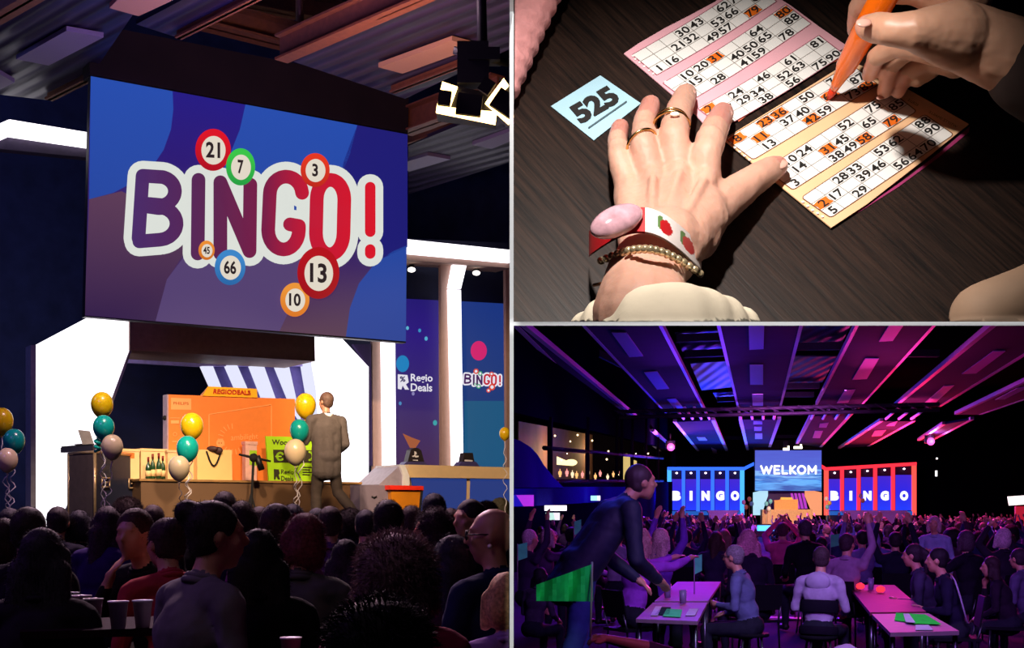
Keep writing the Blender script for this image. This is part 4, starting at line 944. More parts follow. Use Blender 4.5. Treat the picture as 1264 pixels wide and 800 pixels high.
# ----- lights of this room
for px, py, D, e, c_, tp in ((330, -40, 13.0, 2400, '#ffd8b0', (290, 560, 18.2)), (575, 60, 12.3, 2400, '#ffdab4', (330, 600, 18.2)), (320, 10, 12.3, 4200, '#ffdcb4', (570, 560, 19.2))):
    spot('stage_spot', P(px-70, py-160, D-2.5), on(tp[0], tp[1], tp[2]), e, c_, 30, .6, .15)
spot('podium_fill_spot', P(430, -80, 12.0), on(505, 630, 17.5), 800, '#ffd8b0', 16, .7, .15)  # added spot to brighten the podium
spot('balloon_fill_spot', P(200, -60, 12.0), on(150, 540, 17.0), 1500, '#ffe8d0', 36, .8, .2)  # added front fill for the balloons and left of the stage
area('violet_wash', V((-7.5, 5.0, 7.2)), V((-4.5, 9.5, 2)), 130, '#9850e8', 2.0)  # added violet fill over the dim audience
area('audience_top', V((-2.6, 1.8, 6.2)), V((-3.0, 6.0, .8)), 30, '#d8b8d8', 1.6)  # added fill from above so the audience shows
area('audience_rim', P(250, -30, 12.5), V((-2.8, 5.0, 1.2)), 800, '#ffd0e8', 2.5, 1.0)  # added rim light to make the heads' outlines glow
area('back_wall_blue', V((-13, 12.5, 8.5)), on(20, 420, 24.5), 130, '#7088ff', 2.0)  # added blue light lifting the dark back wall
area('ceiling_wash', P(330, 230, 13.5), onz(330, -10, 7.6), 110, '#b090ff', 2.5, 1.0)
area('ceiling_warm', P(470, 190, 14.5), onz(520, 20, 7.6), 70, '#ffb478', 1.5, .8)
# ================= TABLE ALCOVE (upper right): a tilted dark table with hands and bingo cards
NT = V((0, -math.cos(math.radians(32)), math.sin(math.radians(32)))); PT = P(949, 400, 3.0)
def T(px, py, h=0.0): return hit(px, py, PT+NT*h, NT)
UT = V((1, 0, 0)); VT = NT.cross(UT)                      # VT runs up the table
if VT.z < 0: VT = -VT
def wood():
    m = mat('dark_wood', '#1c110d', .45, vary=.0); nt = m.node_tree; b = nt.nodes['Principled BSDF']
    tc = nt.nodes.new('ShaderNodeTexCoord'); mp = nt.nodes.new('ShaderNodeMapping'); mp.inputs['Scale'].default_value = (1.2, 26, 1); mp0 = nt.nodes.new('ShaderNodeMapping'); mp0.inputs['Rotation'].default_value = (0, 0, math.radians(58))
    nz = nt.nodes.new('ShaderNodeTexNoise'); nz.inputs['Scale'].default_value = 3; nz.inputs['Detail'].default_value = 8; nz.inputs['Roughness'].default_value = .65
    nt.links.new(tc.outputs['Object'], mp0.inputs[0]); nt.links.new(mp0.outputs[0], mp.inputs[0]); nt.links.new(mp.outputs[0], nz.inputs['Vector'])
    cr = nt.nodes.new('ShaderNodeValToRGB'); nt.links.new(nz.outputs['Fac'], cr.inputs[0]); e = cr.color_ramp.elements
    e[0].position = .36; e[0].color = lin('#0d0706'); e[1].position = .68; e[1].color = lin('#34231b')
    nt.links.new(cr.outputs[0], b.inputs['Base Color'])
    bp = nt.nodes.new('ShaderNodeBump'); bp.inputs['Strength'].default_value = .25; bp.inputs['Distance'].default_value = .004; nt.links.new(nz.outputs['Fac'], bp.inputs['Height']); nt.links.new(bp.outputs[0], b.inputs['Normal'])
    return m
RT = Matrix((UT, VT, NT)).transposed().to_4x4()
def flat_obj(mb, name, mats, c, parent=None):
    """object whose own axes lie in the table plane"""
    M = Matrix.Translation(c) @ RT; inv = M.inverted(); mb.v = [inv @ v for v in mb.v]
    o = mb.build(name, mats, None, origin=(0, 0, 0)); o.matrix_basis = M
    if parent is not None: o.parent = parent; o.matrix_basis = parent.matrix_basis.inverted() @ M
    return o
m = MB(); x0_ = xc+HT+.001; pts = []
for sx, py in ((634, 398.5), (1400, 398.5), (1500, -140), (634, -140)):
    p = T(sx, py); p.x = max(p.x, x0_); pts.append(p)
m.prism(pts, -NT*.006); tb = flat_obj(m, 'tilted_table', wood(), T(949, 200)); tag(tb, 'dark brown wooden table top with fine grain under the cards and hands', 'table')
# ---- bingo cards -------------------------------------------------
def mark_mat(): return mat('marker_orange', '#f07010', .6, vary=.1, scale=60)
ink = mat('card_ink', '#1a1614', .7, vary=0); paperw = mat('card_white', '#f4f2ee', .7, vary=.02); gridm = mat('card_grid', '#9a948e', .7, vary=0)
def strip_card(name, label, outline, base, strips, hfun, corner, rmat):
    """outline in pixels; strips: (c1r1 centre, col vec, row vec, {(c,r):text}, {(c,r) highlighted})"""
    c0 = T(sum(p[0] for p in outline)/len(outline), sum(p[1] for p in outline)/len(outline))
    r0 = bpy.data.objects.new(name, None); COL.objects.link(r0); r0.matrix_basis = Matrix.Translation(c0) @ RT; tag(r0, label, 'bingo card', 'bingo cards on the dark table')
    m = MB(); n = len(outline)
    m.prism([T(x, y, hfun(x, y)) for x, y in outline], -NT*.003); flat_obj(m, 'paper_sheet', base, c0, r0)
    for (o, cv, rv, txt, hi) in strips:
        def G(c, r, lift):
            x = o[0]+cv[0]*(c-1)+rv[0]*(r-1); y = o[1]+cv[1]*(c-1)+rv[1]*(r-1)
            x += o[2][0]*math.sin((c-1)/8*math.pi) if len(o) > 2 else 0; y += o[2][1]*math.sin((c-1)/8*math.pi) if len(o) > 2 else 0
            return T(x, y, hfun(x, y)+lift)
        m = MB(); rc = corner
        loop = []
        for (cc, rr, sx, sy) in ((.5, .5, 1, 1), (9.5, .5, -1, 1), (9.5, 3.5, -1, -1), (.5, 3.5, 1, -1)):
            for k in range(5):
                a = math.pi/2*k/4
                if (sx, sy) == (1, 1): u, v = cc+rc*(1-math.cos(a)), rr+rc*(1-math.sin(a))
                elif (sx, sy) == (-1, 1): u, v = cc-rc*(1-math.sin(a)), rr+rc*(1-math.cos(a))
                elif (sx, sy) == (-1, -1): u, v = cc-rc*(1-math.cos(a)), rr-rc*(1-math.sin(a))
                else: u, v = cc+rc*(1-math.sin(a)), rr-rc*(1-math.cos(a))
                loop.append((u, v))
        # densify so that it follows the bent paper
        dense = []
        for i in range(len(loop)):
            a, b = loop[i], loop[(i+1) % len(loop)]; k = max(1, int(abs(b[0]-a[0])))
            for q in range(k): dense.append((a[0]+(b[0]-a[0])*q/k, a[1]+(b[1]-a[1])*q/k))
        m.poly([G(u, v, .001) for u, v in dense], 0)
        f = lambda u, v: G(u, v, .0016)
        for r in (1.5, 2.5): 
            for c in range(9): m.add([f(c+.5, r-.03), f(c+1.5, r-.03), f(c+1.5, r+.03), f(c+.5, r+.03)], [(0, 1, 2, 3)], 1)
        for c in range(1, 9): m.add([f(c+.48, .5), f(c+.52, .5), f(c+.52, 3.5), f(c+.48, 3.5)], [(0, 1, 2, 3)], 1)
        for i in range(len(dense)):
            a, b = dense[i], dense[(i+1) % len(dense)]; d = (b[0]-a[0], b[1]-a[1]); L_ = math.hypot(*d)
            if L_ < 1e-6: continue
            nx, ny = -d[1]/L_*.03, d[0]/L_*.03; m.add([f(a[0]+nx, a[1]+ny), f(b[0]+nx, b[1]+ny), f(b[0]-nx, b[1]-ny), f(a[0]-nx, a[1]-ny)], [(0, 1, 2, 3)], 2)
        flat_obj(m, 'number_grid', [paperw, gridm, rmat], c0, r0)
        m = MB(); f2 = lambda u, v: G(u, v, .0022)
        for (c, r) in hi:
            a = .5; m.poly([f2(c-a+.02, r-.32), (f2(c-.1, r-.42)), f2(c+.46, r-.38), f2(c+.42, r+.05), f2(c+.5, r+.38), f2(c+.05, r+.44), f2(c-.46, r+.36), f2(c-.42, r)])
        if hi: flat_obj(m, 'marker_stripe', mark_mat(), c0, r0)
        m = MB(); f3 = lambda u, v: G(u, v, .003)
        for (c, r), t_ in txt.items():
            w_ = min(.46, .36*.84*glyphs(t_, .012)[2]*1.08); text_quad(m, t_, f3, [(c-w_, r+.37), (c+w_, r+.37), (c+w_, r-.37), (c-w_, r-.37)], 0, .012)
        flat_obj(m, 'number_lettering', ink, c0, r0)
    return r0, c0
Z4 = 4.213
pink = mat('card_pink', '#f2b4c0', .7, vary=.03)
def hp(x, y):                                      # the pink strip curls up a little at its lower right edge
    return .006
po = [(770, 66), (789, 53), (820, 35), (853, 18), (881, 3), (890, -3), (960, -3), (975, 6), (1010, 32), (1046, 57), (1030, 66), (1007, 80), (988, 92), (968, 106), (945, 120), (905, 142), (893, 158), (880, 165), (858, 141)]
a4 = lambda x, y: (760+x/Z4, y/Z4)
st = [((*a4(141, 282), (0, 2.0)), (69.3/Z4, -42.5/Z4), (43/Z4, 35/Z4), {(1, 3): '1', (2, 3): '16', (3, 2): '21', (4, 1): '30', (4, 2): '32', (5, 1): '43', (5, 3): '49', (6, 2): '53', (6, 3): '57', (7, 1): '62', (7, 2): '66', (8, 1): '77', (8, 3): '79', (9, 2): '87'}, [(8, 3)]),
      ((*a4(303, 427), (0, 2.0)), (71/Z4, -45.4/Z4), (44/Z4, 33/Z4), {(2, 1): '10', (3, 1): '20', (4, 1): '31', (2, 2): '15', (3, 3): '28', (5, 2): '40', (5, 3): '41', (6, 2): '50', (6, 3): '59', (7, 1): '64', (7, 2): '65', (8, 3): '78', (9, 1): '80', (9, 2): '88'}, [(4, 1), (9, 1)]),
      ((*a4(485, 562), (0, 2.0)), (69.8/Z4, -42.5/Z4), (43.5/Z4, 33/Z4), {(1, 1): '2', (3, 1): '24', (3, 2): '29', (4, 2): '34', (4, 3): '38', (5, 1): '46', (6, 2): '52', (6, 3): '56', (7, 1): '61', (7, 2): '63', (9, 1): '81', (8, 3): '75', (9, 3): '90', (2, 2): '7'}, [(1, 1)])]
r_, c_ = strip_card('bingo_card', 'pink bordered bingo card with printed numbers under the fingertips', po, pink, st, hp, .05, mat('card_line_rose', '#a86070', .7, vary=0))
m = MB()
for i, (x, y) in enumerate(((781, 69), (784, 73), (789, 77), (795, 82), (801, 87), (806, 91), (821, 101), (827, 106), (833, 111))):
    f = lambda u, v: T(u, v, .008); m.poly([f(x-1.6, y-1), f(x+1.2, y-1.6), f(x+1.8, y+.6), f(x-.6, y+1.4)])
flat_obj(m, 'edge_print', paperw, c_, r_)
peach = mat('card_peach', '#f4c496', .7, vary=.04)
oo = [(893, 172), (1026, 281), (1070, 252), (1110, 221), (1150, 190), (1196, 153), (1140, 121), (1078, 86), (1048, 76), (1000, 106), (940, 143)]
z6 = lambda x, y: (860+x/4.21, 100+y/4.21); z7 = lambda x, y: (1000+x/4.21, 100+y/4.21); K = 4.21
so = [(z6(210, 297), (72.2/K, -43.3/K), (48/K, 36/K), {(1, 1): '8', (3, 1): '23', (4, 1): '36', (6, 1): '50', (8, 1): '74', (2, 2): '11', (4, 2): '37', (5, 2): '40', (7, 2): '60', (9, 2): '87', (2, 3): '13', (5, 3): '42', (6, 3): '59', (8, 3): '73', (9, 3): '89'}, [(1, 1), (3, 1), (4, 1), (2, 2), (7, 2), (5, 3), (9, 3)]),
      (z6(416, 452), (71.5/K, -45.5/K), (48/K, 36.5/K), {(2, 1): '10', (3, 1): '24', (6, 1): '52', (8, 1): '75', (2, 2): '14', (4, 2): '31', (5, 2): '45', (7, 2): '65', (9, 2): '85', (1, 3): '3', (4, 3): '38', (5, 3): '49', (6, 3): '58', (8, 3): '79'}, [(4, 2), (6, 3), (8, 3)]),
      (z7(16, 598), (71/K, -48/K), (51/K, 35/K), {(3, 1): '28', (4, 1): '33', (6, 1): '53', (7, 1): '62', (9, 1): '88', (1, 2): '2', (2, 2): '17', (4, 2): '39', (5, 2): '46', (9, 2): '90', (1, 3): '5', (3, 3): '29', (6, 3): '56', (7, 3): '64', (8, 3): '70'}, [(1, 2)])]
r2_, c2_ = strip_card('bingo_card', 'peach bordered bingo card with many orange marks under the pen', oo, peach, so, lambda x, y: .009, .22, mat('card_line_brown', '#7c4c2c', .7, vary=0))
m = MB(); g = lambda x, y: T(x, y, .0125)
text_quad(m, 'EDELLE', g, [(1132, 131), (1120, 124), (1122, 121.5), (1134, 128.5)], 0, 0); text_quad(m, 'WTIYTZ SMAILLE', g, [(1180, 158), (1146, 139), (1148, 136.5), (1182, 155.5)], 0, 0)
flat_obj(m, 'small_print', mat('print_brown', '#8a5a38', .7, vary=0), c2_, r2_)
m = MB()
for x, y in ((901, 177), (907, 182), (913, 187), (919, 192), (925, 197), (991, 249), (997, 254), (1003, 259), (1009, 263), (1015, 267)):
    m.poly([g(x-1.8, y-1), g(x+1.4, y-1.2), g(x+2, y+.8), g(x-.8, y+1.4)])
flat_obj(m, 'edge_print', paperw, c2_, r2_)
for lab, pts, cc, h in (('magenta edged sheet peeking out under the peach card', [(1022, 277), (1070, 254), (1120, 219), (1160, 188), (1197, 156), (1196, 163), (1160, 193), (1110, 230), (1060, 262)], '#a03068', .002), ('coral edged sheet peeking out between the pink and the peach card', [(905, 140), (950, 117), (990, 90), (1040, 64), (1044, 70), (1000, 90), (960, 114), (912, 150)], '#e87858', .004)):
    m = MB(); m.prism([T(x, y, h) for x, y in pts], -NT*.0015); tag(flat_obj(m, 'paper_sheet', mat('sheet_'+cc[1:], cc, .7), T(*pts[0])), lab, 'paper')
# ---- number tag
r0 = bpy.data.objects.new('number_tag', None); COL.objects.link(r0); c0 = T(736, 132); r0.matrix_basis = Matrix.Translation(c0) @ RT; tag(r0, 'light blue paper tag printed with 525 left of the hand', 'tag')
m = MB(); m.prism([T(x, y, .004) for x, y in [(680, 131), (741, 93), (791, 127.5), (733, 173)]], -NT*.002); flat_obj(m, 'paper', mat('tag_blue', '#a6cfe0', .7, vary=.02), c0, r0)
f = lambda x, y: T(x, y, .006)
m = MB(); text_quad(m, '525', f, [(718, 153.5), (768, 124), (750, 104.5), (700.5, 133)], 0, .05); stroke(m, [(727, 157.5), (773, 125.5)], 2, f, 1, 5); flat_obj(m, 'printed_number', [ink, mat('tag_line', '#4c6068', .6, vary=0)], c0, r0)
# ---- the resting hand ------------------------------------------------
s_skin = mat('skin_hand', '#cd9c88', .56, vary=.14, scale=7, sss=.25, bump=.12, spec=.4)
nt = s_skin.node_tree; nn = nt.nodes.new('ShaderNodeTexNoise'); nn.inputs['Scale'].default_value = 90; tcc = nt.nodes.new('ShaderNodeTexCoord'); nt.links.new(tcc.outputs['Object'], nn.inputs['Vector'])
bb = nt.nodes.new('ShaderNodeBump'); bb.inputs['Strength'].default_value = .18; bb.inputs['Distance'].default_value = .006; nt.links.new(nn.outputs['Fac'], bb.inputs['Height']); nt.links.new(bb.outputs[0], nt.nodes['Principled BSDF'].inputs['Normal'])
s_tip = mat('skin_tip', '#cc8a7c', .4, vary=.06, scale=9, sss=.25, spec=.4)
nail = mat('nail', '#e8b0a0', .2, vary=.02, coat=.5)
def rp(r, p): return r*p.y/F
def chain(pts, m0=0, mlast=None):
    """pts: (px,py,height,r_px)"""
    out = []; q = [(T(x, y, h), r) for x, y, h, r in pts]
    for i in range(len(q)-1):
        out.append(('c', q[i][0], q[i+1][0], rp(q[i][1], q[i][0]), rp(q[i+1][1], q[i+1][0]), mlast if (mlast is not None and i == len(q)-2) else m0))
    return out
pr = []
pr += chain([(838, 222, .10, 21), (832, 170, .155, 18.5), (838, 138, .10, 17), (846, 118, .045, 14.5), (848, 116, .038, 13)], 0, 1)      # middle
pr += chain([(806, 226, .10, 20), (794, 180, .145, 16.5), (796, 150, .10, 15), (803, 130, .045, 12.5)], 0, 1)         # ring
pr += chain([(778, 236, .085, 19), (764, 196, .115, 14), (762, 172, .08, 12.5), (766, 157, .04, 11)], 0, 1)          # little
pr += chain([(868, 232, .10, 22), (872, 190, .15, 19), (882, 160, .11, 17.5), (892, 140, .045, 14)], 0, 1)      # index
pr += chain([(850, 290, .10, 27), (893, 250, .085, 25), (925, 226, .06, 20), (950, 210, .045, 16.5), (960, 205, .040, 13)], 0, 1)   # thumb
# back of the hand
for a_, b_ in (((778, 236, .085, 21), (790, 300, .13, 28)), ((806, 226, .10, 22), (805, 300, .15, 28)), ((838, 222, .105, 24), (822, 300, .155, 30)), ((868, 232, .10, 24), (846, 300, .14, 29)), ((888, 246, .09, 22), (862, 296, .10, 26)), ((860, 228, .11, 20), (870, 270, .11, 30))):
    pr += chain([a_, b_], 0)
pr += chain([(866, 262, .10, 34), (840, 302, .13, 34)]) + chain([(800, 262, .10, 30), (806, 300, .14, 34)])
# knuckles, tendons
for x, y, h, r in ((838, 214, .135, 15), (806, 218, .13, 14), (778, 230, .11, 13), (870, 222, .135, 15)): pr += chain([(x, y, h, r), (x-1, y+8, h, r)])
for x0k, y0k, x1k, y1k in ((838, 214, 816, 290), (806, 220, 803, 288), (868, 224, 834, 288)): pr += chain([(x0k, y0k, .162, 6), (x1k, y1k, .198, 5)])
# finger joints
for x, y, h, r in ((833, 158, .145, 18), (795, 168, .13, 16), (763, 186, .10, 13.5), (876, 176, .14, 18.5)): pr += chain([(x, y, h, r), (x, y-3, h, r)])
# wrist and forearm up to the sleeve
pr += chain([(824, 296, .15, 42), (806, 318, .17, 44), (796, 345, .19, 50), (790, 392, .22, 60)])+chain([(850, 292, .11, 30), (826, 322, .15, 34)])
decknrm = V((0, 0, 1)); dcut = (T(900, 397.4)-CAM).cross(V((1, 0, 0))).normalized(); dcut = -dcut if dcut.z > 0 else dcut   # keeps everything resting above the deck
hc0 = T(820, 250)
def wrinkles(c):
    return .0016*mnoise.noise(c*30)+.0009*mnoise.noise(c*80)
me = melt('body', pr, .0055, [s_skin, s_tip], 5, wrinkles, cut=[(T(900, 397.0), dcut)])
me.transform(Matrix.Translation(-hc0))
hand = obj('person', me, None, hc0); tag(hand, 'bare hand and wrist with two gold rings and bracelets resting on the pink card', 'person')
gold = mat('gold', '#d8b070', .22, 1.0, vary=.05)
def ring_at(px, py, h, rx, ry, ang, name, mt, wtube, parent, tilt=.5, arc=(0, 360)):
    c = T(px, py, h); k = c.y/F; m = MB(); d = (UT*math.cos(ang)+VT*math.sin(ang)).normalized(); pts = []
    n = 36
    for i in range(n+1):
        a = math.radians(arc[0]+(arc[1]-arc[0])*i/n); pts.append(c+d*rx*k*math.cos(a)+(NT*math.cos(tilt)+VT*math.sin(tilt)*.4).normalized()*ry*k*math.sin(a))
    m.tube(pts, wtube*k, 8); o = m.build(name, mt, None, origin=world_of(parent)); o.parent = parent; o.location = (0, 0, 0); return o
def band(pts_px, width_px, thick, name, mt, parent, hfun, mats=None, pick=None):
    """flat strap following pixel points over the skin"""
    m = MB(); n = len(pts_px); top = []; bot = []
    return m
ring_at(829, 155, .137, 21.5, 21, math.radians(-6), 'ring', gold, 2.2, hand, .2)
ring_at(829, 150.5, .135, 20, 20, math.radians(-6), 'ring', gold, 1.2, hand, .2)
ring_at(792, 177, .138, 19.5, 20, math.radians(22), 'ring', gold, 1.8, hand, .25)
m = MB(); m.ell(T(833, 141, .185), (.012, .006, .006)); o = m.build('gemstone', mat('gem', '#fff8e8', .05, .0, coat=1), None, origin=world_of(hand)); o.parent = hand; o.location = (0, 0, 0)
# strap: a curved sheet across the wrist
def curve_h(t): return .10+.215*math.sin(math.pi*min(1, max(0, t)))**.6
def strap(p0, p1, sag, w0, th, name, mts, pickm, n=28, rows=5, hs=1.0, hoff=0.0):
    m = MB(); grid = []
    for j in range(rows+1):
        row = []
        for i in range(n+1):
            t = i/n; x = p0[0]+(p1[0]-p0[0])*t; y = p0[1]+(p1[1]-p0[1])*t+sag*math.sin(math.pi*t)+w0*(j/rows-.5)
            row.append(T(x, y, (curve_h(t)*hs+hoff)+th))
        grid.append(row)
    for j in range(rows):
        for i in range(n):
            m.add([grid[j+1][i], grid[j+1][i+1], grid[j][i+1], grid[j][i]], [(0, 1, 2, 3)], pickm(i/n, (j+.5)/rows), True)
            m.add([grid[j+1][i]-NT*.006, grid[j+1][i+1]-NT*.006, grid[j][i+1]-NT*.006, grid[j][i]-NT*.006], [(3, 2, 1, 0)], pickm(i/n, (j+.5)/rows), True)
    o = m.build(name, mts, None, origin=world_of(hand)); o.parent = hand; o.location = (0, 0, 0); return o
redb = mat('strap_red', '#b81820', .4); whb = mat('strap_white', '#ece0dc', .5); gr = mat('strap_green', '#5c8048', .5)
def pk(t, v):
    if t < .50: return 0
    for a_ in (.68, .88):
        if ((t-a_)/.055)**2+((v-.52)/.30)**2 < 1: return 0
        if ((t-a_+.05)/.03)**2+((v-.42)/.28)**2 < 1: return 2
    return 1
strap((727, 300), (866, 318), -38, 30, .0, 'printed_strap', [redb, whb, gr], pk, n=90, rows=20)
m = MB(); c = T(761, 273, .325); Rg = RT.to_3x3() @ Matrix.Rotation(math.radians(34), 3, 'Z'); m.ell(c, (.064, .036, .024), rot=Rg, nu=28, nv=14); gm = m.build('pink_stone', mat('stone_pink', '#cfa0ac', .12, vary=.25, scale=40, coat=.8), None, origin=world_of(hand)); gm.parent = hand; gm.location = (0, 0, 0)
m = MB()
for i in range(19):
    t = i/18; x = 742+(864-742)*t; y = 322-22*math.sin(math.pi*t)+16*t; m.ell(T(x, y, curve_h(t)*1.0+.012), (.0095, .0095, .0095), nu=12, nv=8)
o = m.build('bead_bracelet', mat('beads', '#d8c49c', .12, .7, vary=.2, scale=30), None, origin=world_of(hand)); o.parent = hand; o.location = (0, 0, 0); o['kind'] = 'stuff'
ps = []
for i in range(25):
    t = i/24; ps.append(T(733+(800-733)*t, 352-8*math.sin(math.pi*t*.5), .20+.10*math.sin(math.pi*t*.5)))
m = MB(); m.tube(ps, .004, 6); o = m.build('thin_bracelet', mat('cord_brown', '#6c3c20', .5), None, origin=world_of(hand)); o.parent = hand; o.location = (0, 0, 0)
slv = mat('sleeve_cream', '#f0e2c8', .9, vary=.04, scale=14, bump=.2)
pr = []
for dx, h, r in ((-84, .10, 26), (-62, .16, 32), (-38, .22, 34), (-14, .27, 37), (10, .29, 38), (34, .29, 38), (58, .26, 36), (82, .21, 33), (104, .15, 28)):
    x = 806+dx; pr += chain([(x+3, 384+(abs(dx-14)/90)**2*18, h, r), (x+2, 430, h, r*1.15)])
sm_ = melt('sleeve', pr, .011, [slv], 22, lambda c: .004*mnoise.noise(c*12), cut=[(T(900, 397.0), dcut)]); sm_.transform(Matrix.Translation(-hc0)); obj('sleeve', sm_, hand)
# nails of the resting hand
def nailat(px, py, h, rx, ry, ang, parent, mt=nail, tiltv=0.0):
    m = MB(); R_ = RT.to_3x3() @ Matrix.Rotation(ang, 3, 'Z') @ Matrix.Rotation(tiltv, 3, 'X'); c = T(px, py, h); k = c.y/F; m.ell(c, (rx*k, ry*k, min(rx, ry)*k*.35), rot=R_, nu=16, nv=8)
    o = m.build('fingernail', mt, None, origin=world_of(parent)); o.parent = parent; o.location = (0, 0, 0)
nailat(851, 114, .07, 8, 7, .3, hand); nailat(897, 139, .075, 7, 9, .5, hand); nailat(964, 203, .062, 10, 7, .55, hand)
# ---- the writing hand and its pen ----------------------------------------
pen = bpy.data.objects.new('marker_pen', None); COL.objects.link(pen); pen.location = T(1023, 122, .02); tag(pen, 'orange marker pen whose tip touches the peach card', 'pen')
porange = mat('pen_orange', '#ff7410', .25, vary=.02, coat=.6); pred = mat('pen_tip_red', '#e83a10', .5, vary=.05)
def penp(x, y, h): return T(x, y, h)
tip = penp(1022.5, 122, .012); top = penp(1122, -60, .46)
def pp(t): return lerp(tip, top, t)
kk = tip.y/F
m = MB(); m.tube([pp(0), pp(.035), pp(.085)], [2*kk, 4.5*kk, 5.2*kk], 12); child(m, 'felt_tip', pred, pen)
m = MB(); m.tube([pp(.08), pp(.12), pp(.20), pp(.24), pp(.44), pp(.46), pp(1)], [5.6*kk, 6.6*kk, 9.5*kk, 12.2*kk, 14.8*kk, 15.4*kk, 16*kk], 24); child(m, 'barrel', porange, pen)
d_skin = mat('skin_far_hand', '#c8987e', .42, vary=.1, scale=7, sss=.2, spec=.4); d_tip = mat('skin_far_tip', '#d89880', .38, vary=.06, sss=.2)
hw0 = T(1110, 60)
pr = []
pr += chain([(1300, 92, .30, 52), (1240, 66, .34, 46), (1185, 44, .36, 42)])                                         # wrist, heel of the hand
pr += chain([(1180, 44, .38, 42), (1130, 38, .42, 24), (1100, 37, .41, 20), (1080, 34, .38, 18.5), (1070, 33, .37, 15)], 0, 1)     # thumb
pr += chain([(1190, -6, .36, 36), (1130, -22, .36, 26), (1080, -14, .33, 19), (1062, 10, .25, 15), (1056, 36, .17, 11)], 0, 1)  # index behind the pen
pr += chain([(1165, 52, .28, 26), (1108, 56, .24, 15), (1082, 70, .19, 11.5), (1073, 92, .09, 9.6)], 0, 1)       # middle
pr += chain([(1176, 60, .20, 26), (1122, 58, .18, 14), (1100, 82, .125, 10.5), (1091.5, 113, .05, 9.2)], 0, 1)           # ring
pr += chain([(1180, 74, .14, 22), (1146, 74, .13, 13), (1119, 88, .10, 10.5), (1109, 114, .045, 8.4)], 0, 1)         # little
pr += chain([(1150, 84, .10, 13), (1132, 98, .08, 10)])
me = melt('body', pr, .0055, [d_skin, d_tip], 4, wrinkles); me.transform(Matrix.Translation(-hw0))
hand2 = obj('person', me, None, hw0); tag(hand2, 'hand reaching in from the right holding the orange marker pen', 'person')
nailat(1066, 28, .418, 10, 8, .25, hand2, mat('nail_far', '#dba898', .25, coat=.4)); nailat(1087, 120, .045, 6, 4, .5, hand2)
pr = chain([(1340, 104, .30, 74), (1275, 84, .32, 58)]); me = melt('sleeve', pr, .012, [mat('dark_sleeve', '#2a1a18', .9)], 4); me.transform(Matrix.Translation(-hw0)); obj('sleeve', me, hand2)
# ---- other arms at the edges
c0 = T(645, 40); pr = chain([(606, 110, .06, 34), (650, 20, .10, 30), (678, -40, .12, 30)])
sk = mat('sleeve_pink', '#e8a0a0', .9, vary=.12, scale=30, bump=.4)
me = melt('body', pr, .010, [sk], 3, lambda c: .003*math.sin(c.z*150), cut=[(V((xc+HT+.004, 0, 0)), V((-1, 0, 0)))]); me.transform(Matrix.Translation(-c0))
tag(obj('person', me, None, c0), 'arm in a knitted pink sleeve lying in the upper left table corner', 'person')
c0 = T(1220, 370); pr = chain([(1215, 392, .13, 44), (1262, 372, .16, 42), (1320, 350, .18, 46)])
me = melt('body', pr, .012, [mat('skin_blurred', '#c8a488', .7, vary=.06)], 6, cut=[(T(900, 397.0), dcut)]); me.transform(Matrix.Translation(-c0))
tag(obj('person', me, None, c0), 'pale forearm of another player at the lower right table corner', 'person')
# ---- alcove light: a warm white lamp above the table
spot('table_lamp', V((.12, 1.75, 3.35)), T(850, 265), 260, '#fff6ee', 60, 1.0, .05)
spot('edge_fill_spot', V((xc, .25, 1.75)), V((xc, T0, 2.0)), 115, '#ffffff', 46, .1, .01, (.012, 1, 1))  # added thin beam that whitens the wall's front edge
spot('edge_fill_spot', V((.3, .25, 1.68)), V((.5, T0, CZ+(s1+s2)/2*T0)), 115, '#ffffff', 46, .1, .01, (1, .012, 1))  # added flat beam that whitens the deck's front edge
# ================= HALL WITH THE BIG CROWD (lower right room)
def O(px, py, z): return onz(max(px, 633.0), py, z)
def Q(px, py, Y): return P(max(px, 632.6), py, Y)
TA = 311/1600.0                                     # the hall axis leans right
AX = V((TA, 1, 0)).normalized()
m = MB(); m.box((24.02, 58, -.1), (48, 112, .2)); struct(m, 'floor_crowd_hall', mat('crowd_floor', '#16142c', .9, spec=.02, vary=.25, scale=1.5), 'dark glossy floor of the crowd hall')
m = MB(); m.box((24.02, 62, 10.6), (48, 116, .2)); struct(m, 'ceiling_crowd_hall', mat('roof_dark2', '#08070c', .95, spec=.0), 'black roof above the ceiling bays')
m = MB(); m.box((24.02, 106, 5), (48, .3, 11)); struct(m, 'wall_far', mat('far_wall', '#0a0812', .95, spec=.0), 'dark far wall')
m = MB(); a = V((11.6+.1944*12, 107, 0)); b = V((.05, 35.6, 0)); m.prism([a, b, b+V((0, 0, 2.5)), a+V((0, 0, 4.3))], V((-.3, .06, 0))); m.prism([a+V((0, 0, 6.8)), b+V((0, 0, 4.4)), b+V((0, 0, 11)), a+V((0, 0, 11))], V((-.3, .06, 0)))
m.prism([a, V((12.6, 100, 0)), V((12.6, 100, 11)), a+V((0, 0, 11))], V((-.3, .06, 0)))
struct(m, 'wall_gallery', mat('gallery_wall', '#0c0a1e', .95, spec=.0), 'dark blue gallery wall with a long window opening')
m = MB(); m.prism([V((47.5, 107, 0)), V((30, 20, 0)), V((30, 20, 11)), V((47.5, 107, 11))], V((.3, 0, 0))); struct(m, 'wall_right', mat('dark_red_wall', '#140a10', .95, spec=.0), 'dark right wall')
